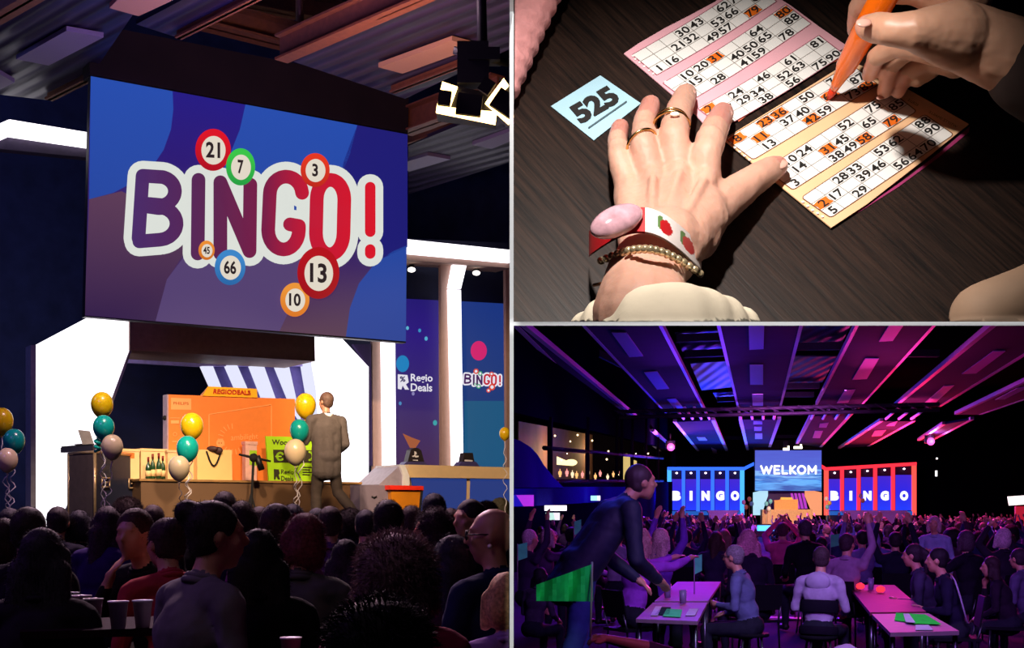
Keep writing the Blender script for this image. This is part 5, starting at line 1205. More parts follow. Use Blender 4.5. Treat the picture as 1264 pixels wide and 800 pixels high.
# ----- ceiling bays
ZB = 6.6
bay = mat('bay_panel', '#19153c', .9, spec=.05, vary=.1, scale=1.2); trimm = mat('bay_edge', '#d8c8e8', .5, vary=.05); tile = mat('bay_tile', '#a48cc8', .6, vary=.04)
def bay_strip(n, quad, slots, label, edgew=.10):
    m = MB(); m.prism([O(x, y, ZB) for x, y in quad], (0, 0, .12)); struct(m, 'trim_%d' % n, bay, label)
    for i, j in ((0, 3), (1, 2)):
        a = O(*quad[i], ZB-.01); b = O(*quad[j], ZB-.01); w_ = V((edgew, 0, 0)); m = MB(); m.prism([a-w_/2, a+w_/2, b+w_/2, b-w_/2], (0, 0, .16)); struct(m, 'trim_%d' % (n+40+i), trimm, 'ceiling bay edge, paled for the light along it')  # pale trim colour stands in for light catching the bay edges
    for k, q_ in enumerate(slots):
        m = MB(); m.prism([O(x, y, ZB-.03) for x, y in q_], (0, 0, .025)); c_ = m.build('ceiling_light_panel', tile)
        tag(c_, 'pale rectangular panel, %s from the front in the %s' % (('first', 'second', 'third', 'fourth')[k], label), 'ceiling panel', 'pale panels of the crowd hall ceiling')
bay_strip(1, [(886, 398), (990, 398), (963, 503), (911, 503)], [[(924, 398), (943.5, 398), (942.5, 431), (925, 432)], [(925.5, 451), (942, 451), (942, 475), (926, 475)], [(928.5, 487), (942, 487), (942, 501), (929, 501)]], 'central ceiling bay')
bay_strip(2, [(720, 402), (813, 398), (870, 508), (822, 510)], [[(755, 411), (773, 411), (794, 440), (777, 441)], [(795, 460), (811, 459), (826, 480), (811, 481)], [(823, 493), (834, 492), (845, 506), (835, 507)]], 'ceiling bay left of the centre')
bay_strip(3, [(634, 400), (640, 398), (785, 516), (752, 516)], [[(676, 467), (684, 467), (710, 487), (702, 488)], [(723, 497), (733, 498), (760, 517), (750, 518)]], 'leftmost ceiling bay', .16)
bay_strip(4, [(1060, 398), (1157, 398), (1060, 504), (1008, 500)], [[(1100, 398), (1118, 398), (1102, 421), (1085, 422)], [(1068, 443), (1085, 443), (1070, 468), (1052, 469)], [(1043, 482), (1056, 481), (1047, 497), (1033, 498)]], 'ceiling bay right of the centre')
bay_strip(5, [(1232, 398), (1330, 398), (1160, 502), (1105, 502)], [[(1226, 434), (1241, 434), (1205, 461), (1187, 462)], [(1165, 477), (1178, 476), (1155, 497), (1141, 498)]], 'second ceiling bay from the right', .16)
bay_strip(6, [(1350, 432), (1420, 440), (1210, 512), (1180, 512)], [[(1255, 480), (1275, 476), (1240, 493), (1228, 494)]], 'ceiling bay at the right edge', .16)
bay_strip(11, [(914, 518), (962, 518), (950, 552), (923, 556)], [[(930, 520), (941, 520), (941, 524), (930, 524)], [(931, 527), (940.5, 527), (940, 532), (931, 532)], [(932, 535), (941, 535), (941, 542), (932, 542)]], 'far end of the central ceiling bay', .2)
bay_strip(12, [(833, 521), (880, 519), (897, 557), (862, 557)], [[(860, 540), (870, 540), (873, 544), (863, 544)], [(878, 553), (885, 556), (885, 560), (880, 560)]], 'far end of the bay left of the centre', .2)
bay_strip(13, [(775, 527), (806, 533), (832, 556), (815, 557)], [], 'far end of the leftmost bay', .2)
bay_strip(14, [(1002, 514), (1052, 510), (1013, 552), (984, 548)], [[(1012, 523), (1023, 522), (1020, 528), (1011, 528)], [(1006, 532), (1016, 532), (1012, 541), (1003, 541)]], 'far end of the bay right of the centre', .2)
bay_strip(15, [(1088, 520), (1128, 520), (1072, 551), (1036, 554)], [[(1098, 523), (1108, 520), (1104, 526), (1094, 526)], [(1080, 532), (1094, 531), (1088, 538), (1076, 539)]], 'far end of the second bay from the right', .2)
bay_strip(16, [(1165, 524), (1200, 518), (1150, 544), (1134, 544)], [], 'far end of the bay at the right edge', .2)
# corrugated roof seen between the bays
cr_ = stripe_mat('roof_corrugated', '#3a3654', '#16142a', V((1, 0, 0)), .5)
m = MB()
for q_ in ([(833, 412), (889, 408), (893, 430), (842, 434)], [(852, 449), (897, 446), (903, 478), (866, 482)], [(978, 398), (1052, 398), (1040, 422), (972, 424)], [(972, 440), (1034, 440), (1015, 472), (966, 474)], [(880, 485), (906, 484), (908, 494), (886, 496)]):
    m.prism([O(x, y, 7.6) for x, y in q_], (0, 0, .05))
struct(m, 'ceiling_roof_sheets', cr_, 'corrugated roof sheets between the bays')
steel = mat('truss_steel', '#30283a', .6, .2)
for k, (y, z) in enumerate(((508, 6.4), (515, 6.2))):
    m = MB(); m.tube([O(690, y+2, z), O(1160, y-9, z)], .09, 8); struct(m, 'trim_%d' % (90+k), steel, 'long lighting truss tube across the hall')
m = MB()
for i in range(24):
    x = 700+i*19; a = O(x, 510-i*.4, 6.3); m.tube([a+V((0, 0, .12)), a+V((.0, 0, -.12))+V((.5, 0, 0))], .04, 6)
struct(m, 'trim_93', steel, 'diagonal web of the lighting truss')
for k, (x0, y0, x1, y1) in enumerate(((835, 422, 892, 420), (845, 441, 897, 439), (975, 432, 1045, 431), (965, 480, 1012, 479), (960, 490, 1005, 490), (886, 496, 910, 495), (890, 542, 925, 543), (955, 541, 990, 541), (740, 440, 800, 470), (1095, 440, 1160, 440))):
    m = MB(); a = O(x0, y0, 7.3); b = O(x1, y1, 7.3); m.prism([a, b, b+V((0, .3, 0)), a+V((0, .3, 0))], (0, 0, .25)); struct(m, 'trim_%d' % (60+k), mat('dark_beam', '#2a2434', .7, spec=.1), 'dark roof beam between the bays')
m = MB()
for k in range(9):
    for (x, y) in ((823+k*6.2, 512-k*.2), (913+k*6.0, 510.5), (1010+k*6, 506-k*.3), (1105+k*7, 505-k)):
        pass
for x in (911, 927, 942, 957, 833, 845, 857, 868, 1008, 1024, 1041, 1056, 1110, 1128, 1145):
    a = O(x, 503, 6.55); b = O(x+(943-x)*.10, 517, 6.55); m.tube([a, b], .07, 6)
struct(m, 'trim_95', trimm, 'short pale struts joining the ceiling bays at the truss')
# ----- moving lights with magenta glow
for x, y, lab in ((828, 552, 'left of the screen above the blue letter wall'), (1149, 545, 'to the right above the red letter wall')):
    c = Q(x, y, 80); r0 = root('stage_light', c, 'round magenta glowing stage light hanging '+lab, 'stage light'); m = MB(); m.ell(c, (.24, .2, .24)); child(m, 'lens', emat('magenta_glow', '#ff58c0', 1.8), r0)
    m = MB(); m.tube([c+V((0, .25, -.1)), c+V((0, .25, .4))], .3, 10); m.tube([c+V((0, .25, .4)), V((c.x, c.y+.25, 6.6))], .05, 6); child(m, 'housing', dark, r0)
    o = bpy.data.lights.new('glow', 'POINT'); o.energy = 500; o.color = (1, .2, .8); o.shadow_soft_size = .02; ob_ = bpy.data.objects.new('stage_light_glow', o); COL.objects.link(ob_); ob_.location = c-V((0, .6, 0)); ob_['kind'] = 'helper'
# ----- stage
YS = 97.0; k_ = YS/F
def B_(px, py, off=0.0): return Q(px, py, YS-off)
def fp3(mb, pts, off, th, mi=0): return mb.prism([B_(x, y, off) for x, y in pts], (0, th, 0), mi)
m = MB(); m.prism([V((9.9, 93.5, 0)), V((33, 93.5, 0)), V((33, 93.5, .85)), V((9.9, 93.5, .85))], (0, 10, 0)); struct(m, 'floor_stage_front', mat('stage_dark', '#141020', .5), 'low stage of the crowd hall')
led = root('led_screen', B_(973, 605, .4), 'bright led screen reading WELKOM above the middle of the stage', 'screen')
m = MB(); fp3(m, [(931.5, 555.5), (1014.5, 555.5), (1014.5, 605.5), (931.5, 605.5)], .4, .3); child(m, 'cabinet_frame', dark, led)
m = MB(); m.poly([B_(*p, .42) for p in [(932, 606), (1014, 606), (1014, 556), (932, 556)]]); child(m, 'display', ramp_emat('welkom_sky', [(0, '#1c489c'), (.18, '#58a0e8'), (.30, '#2458b0'), (.42, '#7cb0e8'), (.5, '#4c60c0'), (1, '#4a54b8')], 2, strength=1.35, wave=3), led)
m = MB(); fw = lambda x, y: B_(x, y, .46)
for pl_ in ([(939.5, 575.5), (943, 584.5), (946, 576.5), (949, 584.5), (952.5, 575.5)], [(956, 575.5), (956, 584.5)], [(956, 575.5), (962, 575.5)], [(956, 580), (961, 580)], [(956, 584.5), (962, 584.5)], [(966, 575.5), (966, 584.5), (971.5, 584.5)], [(975.5, 575.5), (975.5, 584.5)], [(981.5, 575.5), (976.5, 580), (982, 584.5)], arcpts(989.5, 580, 4.6, 4.6, 0, 360, 16), [(998, 584.5), (998, 575.5), (1002.5, 582), (1007, 575.5), (1007, 584.5)]): stroke(m, pl_, 2.6, fw, 0, 5)
pass; child(m, 'lettering', emat('welkom_white', '#ffffff', 1.3), led)
m = MB(); fp3(m, [(931, 543), (1015, 543), (1015, 555), (931, 555)], .4, .4); tag(m.build('header_valance', MATS['valance']), 'dark fabric valance over the WELKOM screen', 'valance')
for x, y, w_ in ((970.5, 554.5, 8), (985, 552.5, 11)):
    r0 = root('floodlight', Q(x, y, 94), 'warm white floodlight %s before the WELKOM screen' % ('at left of the pair' if x < 975 else 'at right of the pair'), 'floodlight', 'floodlights before the screen'); c = Q(x, y, 94)
    m = MB(); m.box(c, (w_*.055, .1, .16)); m.box(c+V((w_*.02, 0, .14)), (.1, .1, .2)); child(m, 'glowing_lens', emat('flood_white', '#fff0c8', 5), r0)
    m = MB(); m.box(c+V((0, .15, .35)), (.3, .25, .45)); child(m, 'yoke', dark, r0)
# blue and red letter walls
def letter_wall(x0, x1, ytl, ytr, yb, ledc, name, lab, cols, letters, fill, corner=None):
    r0 = root(name, B_((x0+x1)/2, yb), lab, 'stage set'); E = emat('led_'+name, ledc, 1.6); E2 = emat('led_top_'+name, fill, 1.6)
    m = MB(); fp3(m, [(x0, ytl+3), (x1, ytr+3), (x1, 647), (x0, 647)], -.3, .2); child(m, 'back_board', mat('letter_board', '#100c38', .7), r0)
    m = MB(); fp3(m, [(x0-1.5, ytl), (x1+1.5, ytr), (x1+1.5, ytr+4), (x0-1.5, ytl+4)], .1, .4); child(m, 'light_beam', E, r0)
    n = len(cols)
    for i, cx_ in enumerate(cols):
        yt = ytl+(ytr-ytl)*(cx_-x0)/(x1-x0)+3; last = i in (0, n-1); w_ = 2.3 if last else 1.8
        m = MB(); fp3(m, [(cx_-w_, yt), (cx_+w_, yt), (cx_+w_, yb if last else yb-5), (cx_-w_, yb if last else yb-5)], .05, .3); child(m, 'light_column', E if not last else E2, r0)
    for i in range(n-1):
        a, b = cols[i]+2.4, cols[i+1]-2.4; yt = ytl+(ytr-ytl)*((a+b)/2-x0)/(x1-x0)+9
        m = MB(); m.poly([B_(*p, -.25) for p in [(a, yb-6), (b, yb-6), (b, yt+6), (a, yt+6)]]); child(m, 'blue_screen', ramp_emat('wall_screen_'+name, [(0, '#1028b0'), (.5, '#1818a0'), (1, '#2a1890')], 2, strength=2.3), r0)
        m = MB(); text_quad(m, letters[i], lambda x, y: B_(x, y, -.2), [((a+b)/2-5.2*(.35 if letters[i] == 'I' else 1), yb-18), ((a+b)/2+5.2*(.35 if letters[i] == 'I' else 1), yb-18), ((a+b)/2+5.2*(.35 if letters[i] == 'I' else 1), yb-30), ((a+b)/2-5.2*(.35 if letters[i] == 'I' else 1), yb-30)], 0, .09); child(m, 'letter', emat('letter_white', '#f4f0ff', 1.3), r0)
        m = MB(); m.ell(B_((a+b)/2, yt-1.5, -.1), (.09, .06, .07)); child(m, 'spotlight', emat('spot_dot', '#ffe8ff', 3), r0)
    m = MB(); m.poly([B_(*p, .0) for p in [(x0, yb), (x1, yb), (x1, yb-5), (x0, yb-5)]]); child(m, 'base_screen', emat('base_'+name, '#1c60c0' , .9), r0)
    return r0
wb = letter_wall(826, 918, 576.5, 576.5, 636, '#2c64ff', 'blue_letter_wall', 'blue glowing letter wall spelling BINGO at left of the screen', [826.5, 844, 862, 880, 898, 916.5], 'BINGO', '#40a0ff')
m = MB(); fp3(m, [(919, 576.5), (932, 570), (932, 574), (919, 580.5)], .1, .3); child(m, 'light_beam', MATS['led_blue_letter_wall'], wb)
wr = letter_wall(1020, 1130, 577, 570.5, 636, '#ff2c3c', 'red_letter_wall', 'red glowing letter wall spelling BINGO at right of the screen', [1020.5, 1040, 1060.5, 1081, 1103, 1129], 'BINGO', '#ff4a40')
m = MB(); fp3(m, [(1013.5, 573), (1020, 577), (1020, 581), (1013.5, 577)], .1, .3); child(m, 'light_beam', MATS['led_red_letter_wall'], wr)
r0 = root('stage_portal', B_(973, 634), 'colourful lit portal with an orange box under the WELKOM screen', 'portal')
for pts, c_, nm in (([(930, 608), (948, 603.5), (948, 612), (940, 636), (930, 636)], '#b8e8ff', 'light_panel'), ([(994, 603.5), (1014.5, 608), (1014.5, 636), (1004, 636), (994, 612)], '#ffa070', 'light_panel')):
    m = MB(); fp3(m, pts, -.4, .2); child(m, nm, emat('portal_'+c_[1:], c_, .95), r0)
for i in range(4):
    m = MB(); x = 976+i*4.6; fp3(m, [(x, 609), (x+2.6, 609), (x+7, 628), (x+4, 628)], -.6, .1); child(m, 'tunnel_light', emat('portal_violet', '#c030d0', .9), r0)
m = MB(); fp3(m, [(948, 606), (996, 606), (996, 647), (946, 647)], -.8, .1); child(m, 'back_board', mat('portal_dark', '#301048', .8), r0)
bx = root('orange_carton', B_(971, 628, .3), 'glowing orange carton standing in the middle of the far stage', 'carton')
m = MB(); fp3(m, [(956, 617.5), (985, 616.5), (985, 629), (956, 629)], .3, .2); child(m, 'box', mat('far_orange', '#ff9a48', .6), bx)
m = MB(); fp3(m, [(964, 614), (978, 614), (979, 617), (963, 617)], .3, .1); child(m, 'top_sign', mat('far_yellow', '#ffc850', .6), bx)
m = MB(); fp3(m, [(941, 629), (1003, 629), (1003, 647), (941, 647)], .8, .8); tag(m.build('stage_counter', mat('far_counter', '#c89860', .6)), 'pale counter across the middle of the far stage', 'counter')
for x0_, x1_, lab in ((873, 912, 'white desk on the far stage before the blue letter wall'), (1040, 1120, 'white desk on the far stage before the red letter wall')):
    m = MB(); fp3(m, [(x0_, 630), (x1_, 630), (x1_-1, 633), (x0_+1, 633)], .6, .5); fp3(m, [(x0_+2, 633), (x1_-2, 633), (x1_-4, 647), (x0_+4, 647)], .5, .4); tag(m.build('stage_desk', mat('far_white', '#d8d8f0', .5)), lab, 'desk')
k2 = 0
for x, y in ((946, 622), (949, 628), (925, 616), (928, 622), (1020, 616), (1024, 621), (1021, 626), (1062, 612), (1065, 618), (951, 619), (918, 620), (921, 626)):
    k2 += 1; c = B_(x, y, 1.6); m = MB(); m.ell(c, (.15, .15, .18)); m.tube([c-V((0, 0, .17)), V((c.x, c.y, .86))], .008, 5)
    side_ = 'beside the portal' if 940 < x < 960 else ('near the blue letter wall' if x < 940 else ('near the red letter wall' if x < 1040 else 'amid the red letter wall'))
    tag(m.build('balloon', mat('far_balloon_%d' % (k2 % 3), ('#f0d060', '#70c8c0', '#f0e0c8')[k2 % 3], .4)), '%s balloon on the far stage %s' % (('yellow', 'teal', 'cream')[k2 % 3], side_), 'balloon', 'balloons on the far stage')
m = MB(); c = Q(945, 652, 60); m.box(c, (.7, .4, .25)); tag(m.build('blue_light_box', emat('aisle_blue', '#40b0ff', 2.5)), 'small bright blue light box at the far end of the aisle', 'light')
# ----- gallery: lit bar behind glass, balcony, stair
m = MB(); aL = V((.05, 35.6, 0)); gx = V((11.6+.1944*12-aL.x, 107-35.6, 0))
def G_(px, py, off=0.0):                               # on the gallery wall plane
    n = V((gx.y, -gx.x, 0)).normalized(); return hit(max(px, 632.8), py, aL+n*off, n)
nG = V((gx.y, -gx.x, 0)).normalized()
m = MB(); m.prism([G_(640, 520, -7), G_(835, 556, -7), G_(835, 597, -7), G_(640, 600, -7)], nG*-.1); struct(m, 'wall_bar', mat('bar_wall', '#6c4c38', .8, vary=.3, scale=.6), 'brown back wall of the bar')
m = MB()
for x in (679, 725, 761, 767, 780, 797, 812): m.tube([G_(x, 515, .0), G_(x, 594, .0)], .10, 6)
for ya, yb in ((553, 566), (594, 594)): m.tube([G_(672, ya, .0), G_(818, yb, 0)], .08, 6)
struct(m, 'window_1', mat('mullion', '#100e18', .8, spec=.05), 'dark mullions of the gallery window')
m = MB(); m.prism([G_(670, 512, -.1), G_(820, 556, -.1), G_(820, 595, -.1), G_(670, 595, -.1)], nG*-.02)
gl = bpy.data.materials.new('gallery_glass'); gl.use_nodes = True; gb = gl.node_tree.nodes['Principled BSDF']; gb.inputs['Transmission Weight'].default_value = 1; gb.inputs['Roughness'].default_value = .0; gb.inputs['IOR'].default_value = 1.0; gb.inputs['Specular IOR Level'].default_value = .0; gb.inputs['Base Color'].default_value = (.95, .95, 1, 1)
struct(m, 'window_2', gl, 'clear glass of the gallery window')
lampm = emat('bar_lamp_glow', '#ffe0a0', 5)
for i, (x, y, r_) in enumerate(((685, 538, 1.4), (713, 537, 1.4), (704, 545, 1.2), (731, 544, 1.3), (751, 557, 1.3), (749, 567, 1.4), (785, 560, 1.0), (800, 560, 1.2), (689, 553, .8), (693, 568, 1.4), (677, 565, 1.5), (763, 586, 1.2))):
    c = G_(x, y, -2.5); m = MB(); m.ell(c, (r_*.8*c.y/F,)*3, nu=10, nv=8)
    tag(m.build('pendant_lamp', lampm), 'small warm pendant lamp behind the gallery window, %s from the left by place' % ('third eighth ninth'.split()[0] if 0 else ['second', 'seventh', 'sixth', 'eighth', 'tenth', 'ninth', 'twelfth', 'last', 'fourth', 'fifth', 'first', 'eleventh'][i]), 'lamp', 'bar lamps behind the gallery glass')
m = MB(); c = G_(705, 571, -2.5); m.ell(c, (.3, .2, .16)); m.prism([c+V((-.7, 0, -.1)), c+V((.1, 0, -.16)), c+V((.1, 0, -.05)), c+V((-.7, 0, .3))], (0, .1, 0)); tag(m.build('wall_lamp', emat('bar_bright', '#ffe8a0', 2)), 'brightest warm curved lamp in the bar behind the glass', 'lamp')
m = MB(); m.prism([G_(774, 560, -3), G_(780, 562, -3), G_(780, 592, -3), G_(774, 592, -3)], nG*-.3); m.prism([G_(783, 568, -3), G_(786, 569, -3), G_(786, 592, -3), G_(783, 592, -3)], nG*-.2); tag(m.build('glowing_column', emat('bar_column', '#e8c878', .9)), 'cream glowing column behind the right part of the gallery window', 'column')  # column emits by itself in place of bar light on it
for i in range(16):
    x = 692+i*7.2+random.uniform(-2, 2); y = 586+random.uniform(-3, 3); c = G_(x, y, -3.2); m = MB(); m.box(c, (.16, .16, .16)); m.lathe([(.05, -.2), (.06, .05), (.02, .12), (.02, .2)], c, 8)
    tag(m.build('bar_light', emat('bar_glow_%d' % (i % 3), ('#ffb870', '#ff9890', '#ffe0b0')[i % 3], 1.4)), 'tiny %s light along the bar counter behind the gallery glass' % ('orange', 'rosy', 'pale')[i % 3], 'light', 'bar counter lights')
bw = bpy.data.lights.new('bar_glow', 'POINT'); bw.energy = 420; bw.color = (1, .62, .3); bw.shadow_soft_size = .03
for x in (700, 745, 790): ob_ = bpy.data.objects.new('bar_light_source', bw); COL.objects.link(ob_); ob_.location = G_(x, 560, -5.6); ob_['kind'] = 'helper'
# balcony front and stair flank
m = MB(); m.prism([G_(634, 601, 1.2), G_(772, 601, 1.2), G_(772, 618, 1.2), G_(634, 626, 1.2)], V((0, 1.0, 0))); struct(m, 'trim_110', mat('balcony_blue_lit', '#1a1870', .9, spec=.0), 'balcony front with blue light in its colour')  # blue light on the balcony is put into its base colour
m = MB(); pts = [(632, 541), (642, 544), (655, 552), (664, 562), (672, 575), (684, 590), (696, 602), (632, 602)]; m.prism([G_(x, y, 2.2) for x, y in pts], V((0, .8, 0))); struct(m, 'trim_111', mat('stair_violet_lit', '#201c78', .9, spec=.0, vary=.3, scale=.5), 'curved stair flank with violet light in its colour')  # violet light on the flank is painted as its own colour
m = MB(); m.prism([G_(637, 611, 1.6), G_(659, 611, 1.6), G_(659, 625, 1.6), G_(646, 625, 1.6)], nG*-.3); tag(m.build('blue_sign', emat('blue_sign', '#2418c8', .8)), 'plain blue glowing trapezoid under the balcony', 'sign')
m = MB(); m.prism([G_(682, 624, 1.6), G_(699.5, 624, 1.6), G_(699.5, 630.5, 1.6), G_(682, 630.5, 1.6)], nG*-.2); tag(m.build('light_sign', emat('white_sign', '#fff4ff', 2)), 'bright white light box under the balcony', 'sign')
m = MB(); m.prism([G_(683, 633, 1.6), G_(691, 633, 1.6), G_(691, 642, 1.6), G_(685, 642, 1.6)], nG*-.2); tag(m.build('light_sign', emat('mint_sign', '#c0e8e0', 1.1)), 'small mint lit poster below the white light box', 'sign')
m = MB(); m.prism([G_(737, 612, 1.6), G_(741, 612, 1.6), G_(741, 618, 1.6), G_(737, 618, 1.6)], nG*-.2); tag(m.build('light_sign', emat('cyan_sign', '#a0e8ff', 1.5)), 'small cyan light beside the bending man', 'sign')
m = MB(); m.prism([Q(1245, 613, 70), Q(1275, 611, 70), Q(1275, 622, 70), Q(1247, 624, 70)], (0, .2, 0)); tag(m.build('light_sign', emat('pale_sign', '#ffe8e8', 1.8)), 'white light box at the right edge of the crowd hall', 'sign')
m = MB(); m.prism([Q(1254, 625, 70), Q(1275, 625, 70), Q(1275, 671, 70), Q(1254, 671, 70)], (0, .2, 0)); tag(m.build('red_panel', emat('red_panel', '#c02038', .8)), 'red panel under the white light box at the right edge', 'panel')
m = MB(); m.prism([Q(1155, 581, 85), Q(1157, 581, 85), Q(1157, 588, 85), Q(1155, 588, 85)], (0, .1, 0)); m.ell(Q(1156.5, 566, 85), (.06, .06, .06)); tag(m.build('wall_light', emat('wl_white', '#ffffff', 2)), 'thin vertical white light on the dark wall right of the stage', 'light')
# ----- near tables with cards
tpink = mat('table_light', '#8c7080', .7, vary=.06, spec=.1); greenp = mat('paper_green', '#50e880', .95, spec=.0); whitep = mat('paper_white', '#c8c0d0', .95, spec=.0)
def tpos(px, py, h=.74): return onz(px, py, h)
def px_table(quad, lab, mt=None):
    q_ = [tpos(*p) for p in quad]; c = sum(q_, V((0, 0, 0)))/4; r0 = root('folding_table', (c.x, c.y, 0), lab, 'table', None)
    m = MB(); m.prism([p_-V((0, 0, .03)) for p_ in q_], (0, 0, .03)); child(m, 'table_top', mt or tpink, r0)
    for p_ in q_:
        l_ = lerp(p_, c, .08); m = MB(); m.tube([V((l_.x, l_.y, 0)), V((l_.x, l_.y, .71))], .02, 8); child(m, 'leg', legm, r0)
    return r0
px_table([(785, 764), (861, 767), (873, 744), (806, 744)], 'near table with green cards left of the aisle')
px_table([(808, 742), (874, 742), (890, 718), (836, 718)], 'second table left of the aisle behind the near one')
px_table([(1099, 781), (1184, 779), (1146, 757), (1076, 758)], 'near table with bright green papers right of the aisle')
px_table([(1074, 756), (1143, 755), (1104, 722), (1046, 722)], 'dark red second table right of the aisle', mat('table_dark_red', '#5c2430', .7, spec=.1))
def paper(quad, mt, lab, cat='paper', h=.747, grp=None):
    m = MB(); m.prism([tpos(x, y, h) for x, y in quad], (0, 0, .004)); o = m.build('paper_sheet', mt); tag(o, lab, cat, grp)
paper([(803, 760), (809, 749), (817, 749), (812, 760)], whitep, 'white sheet standing at the left end of the near left table')
paper([(808, 759), (826, 759), (828, 750), (816, 750)], mat('card_dark', '#2c3c38', .9, spec=.0), 'dark printed card on the near left table')
paper([(818, 761), (840, 762), (842, 753), (823, 752)], greenp, 'green card on the near left table')
paper([(846, 760), (858, 760), (862, 752), (851, 752)], whitep, 'white card at the right end of the near left table')
gbr = mat('paper_bright_green', '#38f048', .95, spec=.0)
paper([(1104, 766), (1140, 770), (1126, 758), (1106, 757)], gbr, 'bright green paper at left on the near right table', h=.746)
paper([(1128, 770), (1162, 771), (1142, 759), (1120, 758)], gbr, 'bright green paper at right on the near right table', h=.752)
paper([(1118, 768), (1130, 769), (1122, 758), (1115, 758)], whitep, 'white strip between the bright green papers', h=.758)
paper([(1130, 778), (1152, 778), (1146, 772), (1130, 772)], whitep, 'crumpled white slip near the edge of the right table', h=.746)
redg = emat('candle_red', '#ff3040', 1.6)
for x, y, lab in ((1087, 731, 'small red glowing lamp on the dark red table'), (1062, 727, 'tiny red light farther back on the dark red table')):
    c = tpos(x, y, .75); m = MB(); m.lathe([(.03, 0), (.05, .02), (.045, .05), (.01, .07)], c, 14); tag(m.build('table_light', redg), lab, 'light')
for x, y, lab in ((843, 745, 'dark drinking glass on the left tables'), (1075, 728, 'tall lit glass on the dark red table'), (824, 738, 'short glass on the second left table')):
    c = tpos(x, y, .745); m = MB(); m.lathe([(.03, 0), (.036, .13), (.032, .13), (.027, .01)], c, 14); tag(m.build('drinking_glass', mat('glass_tint', '#8878a0', .1, coat=.5)), lab, 'glass')
m = MB()
for (x0, y0, x1, y1) in ((943, 764, 999, 766),): a = onz(x0, y0, .01); b = onz(x1, y1, .01); m.prism([a, b, b+V((0, .35, 0)), a+V((0, .35, 0))], (0, 0, .02))
tag(m.build('cable_ramp', mat('ramp_grey', '#b8acc4', .4)), 'pale cable ramp lying across the aisle floor', 'cable ramp')
# ----- the crowd
def at_head(px, py, Y, key, rot, cloth, hcol, st, lab, group=None, scale=None, z0=0.0, name='person'):
    H = PROTO[key][1].translation; a = math.radians(rot); hw = P(px, py, Y); s_ = scale or (hw.z-z0)/H.z; off = Matrix.Rotation(a, 3, 'Z') @ (H*s_)
    loc = V((hw.x-off.x, hw.y-off.y, z0)); o = make_person(key, loc, a, s_, cloth, hcol, st, lab, group); return o
proto('sit_reach', arms=('forward', 'forward'), lean=.12, turn=.1)
proto('sit_hug', arms=('hug', 'rest'), lean=.1, turn=.25)
proto('sit_side', arms=('hold', 'rest'), lean=.2, turn=-.1)
near = [
 (793, 668, 13.2, 'sit_reach', -62, '#a048c8', '#a88878', 'long', 'woman in a violet sweater reaching both arms forward at the left tables'),
 (817, 666, 15.2, 'sit_up', -50, '#6838a8', '#c0a098', 'long', 'light haired woman with raised arms right behind the violet sweater woman'),
 (905, 688, 12.6, 'sit_side', 66, '#5c6488', '#786c74', 'short', 'man with glasses in a two tone jacket seated beside the aisle'),
 (922, 668, 14.4, 'sit_side', 20, '#1c1428', '#a06878', 'long', 'woman with long light hair behind the man with glasses'),
 (1014, 690, 12.4, 'sit_hug', -30, '#a898b8', '#3a2830', 'short', 'person in a light banded jacket with folded arms right of the aisle'),
 (993, 654, 17.5, 'sit', 8, '#0e0c14', '#3a2c38', 'short', 'broad person in black with back turned right of the aisle'),
 (966, 655, 20.0, 'sit_high', -12, '#c04880', '#4a2838', 'short', 'person in pink-lit colours clapping overhead beside the aisle'),  # pink stage light is put into the clothes colour
 (1046, 672, 15.0, 'sit_oneup', -35, '#907090', '#302028', 'short', 'person stretching one long arm up over the right tables'),
 (1126, 686, 13.2, 'sit_side', 70, '#3c3850', '#281c24', 'pony', 'woman in a dotted dark top in profile at the dark red table'),
 (1156, 692, 12.2, 'sit_side', 78, '#1c1830', '#181018', 'short', 'man in a dark jacket with light stripe at the near right table'),
 (1191, 668, 15.5, 'sit_clap', 30, '#181420', '#40303c', 'bob', 'person in black clapping behind the man with the striped jacket'),
 (1237, 664, 16.5, 'sit_high', 20, '#282030', '#c0a0b0', 'bob', 'light haired person at right clapping before the face'),
 (1222, 700, 13.4, 'sit_lean', 60, '#241828', '#2c1c20', 'long', 'dark seated person in the right lower corner area'),
 (1256, 690, 14.0, 'sit_side', 40, '#504868', '#30242c', 'short', 'person in grey violet cut by the right picture edge'),
 (655, 666, 16.4, 'sit_up', -60, '#382448', '#c098a8', 'short', 'person with raised arms at the left edge of the crowd hall'),
 (678, 664, 17.4, 'sit_reach', -70, '#4c2c58', '#a88890', 'bob', 'bob haired person stretching arms forward at the far left'),
 (707, 662, 18.6, 'sit_clap', -60, '#2c2040', '#281c28', 'short', 'clapping person left of the bending man'),
 (668, 712, 13.6, 'sit_side', -40, '#40344c', '#141018', 'long', 'dark haired seated person in patterned top at lower left'),
 (848, 664, 19.0, 'sit_up', -20, '#201838', '#181020', 'short', 'person in dark blue with both arms up behind the left tables'),
 (872, 662, 21.0, 'sit_high', 10, '#302048', '#5c4058', 'bob', 'bob haired person clapping overhead behind the second left table'),
 (1083, 664, 19.0, 'sit_clap', -20, '#5868a0', '#181018', 'short', 'person in a pale blue shirt clapping behind the right tables'),
 (1105, 668, 17.0, 'sit_up', -10, '#1a1a2c', '#241820', 'short', 'dark clothed person with arms up behind the dotted top woman'),
]
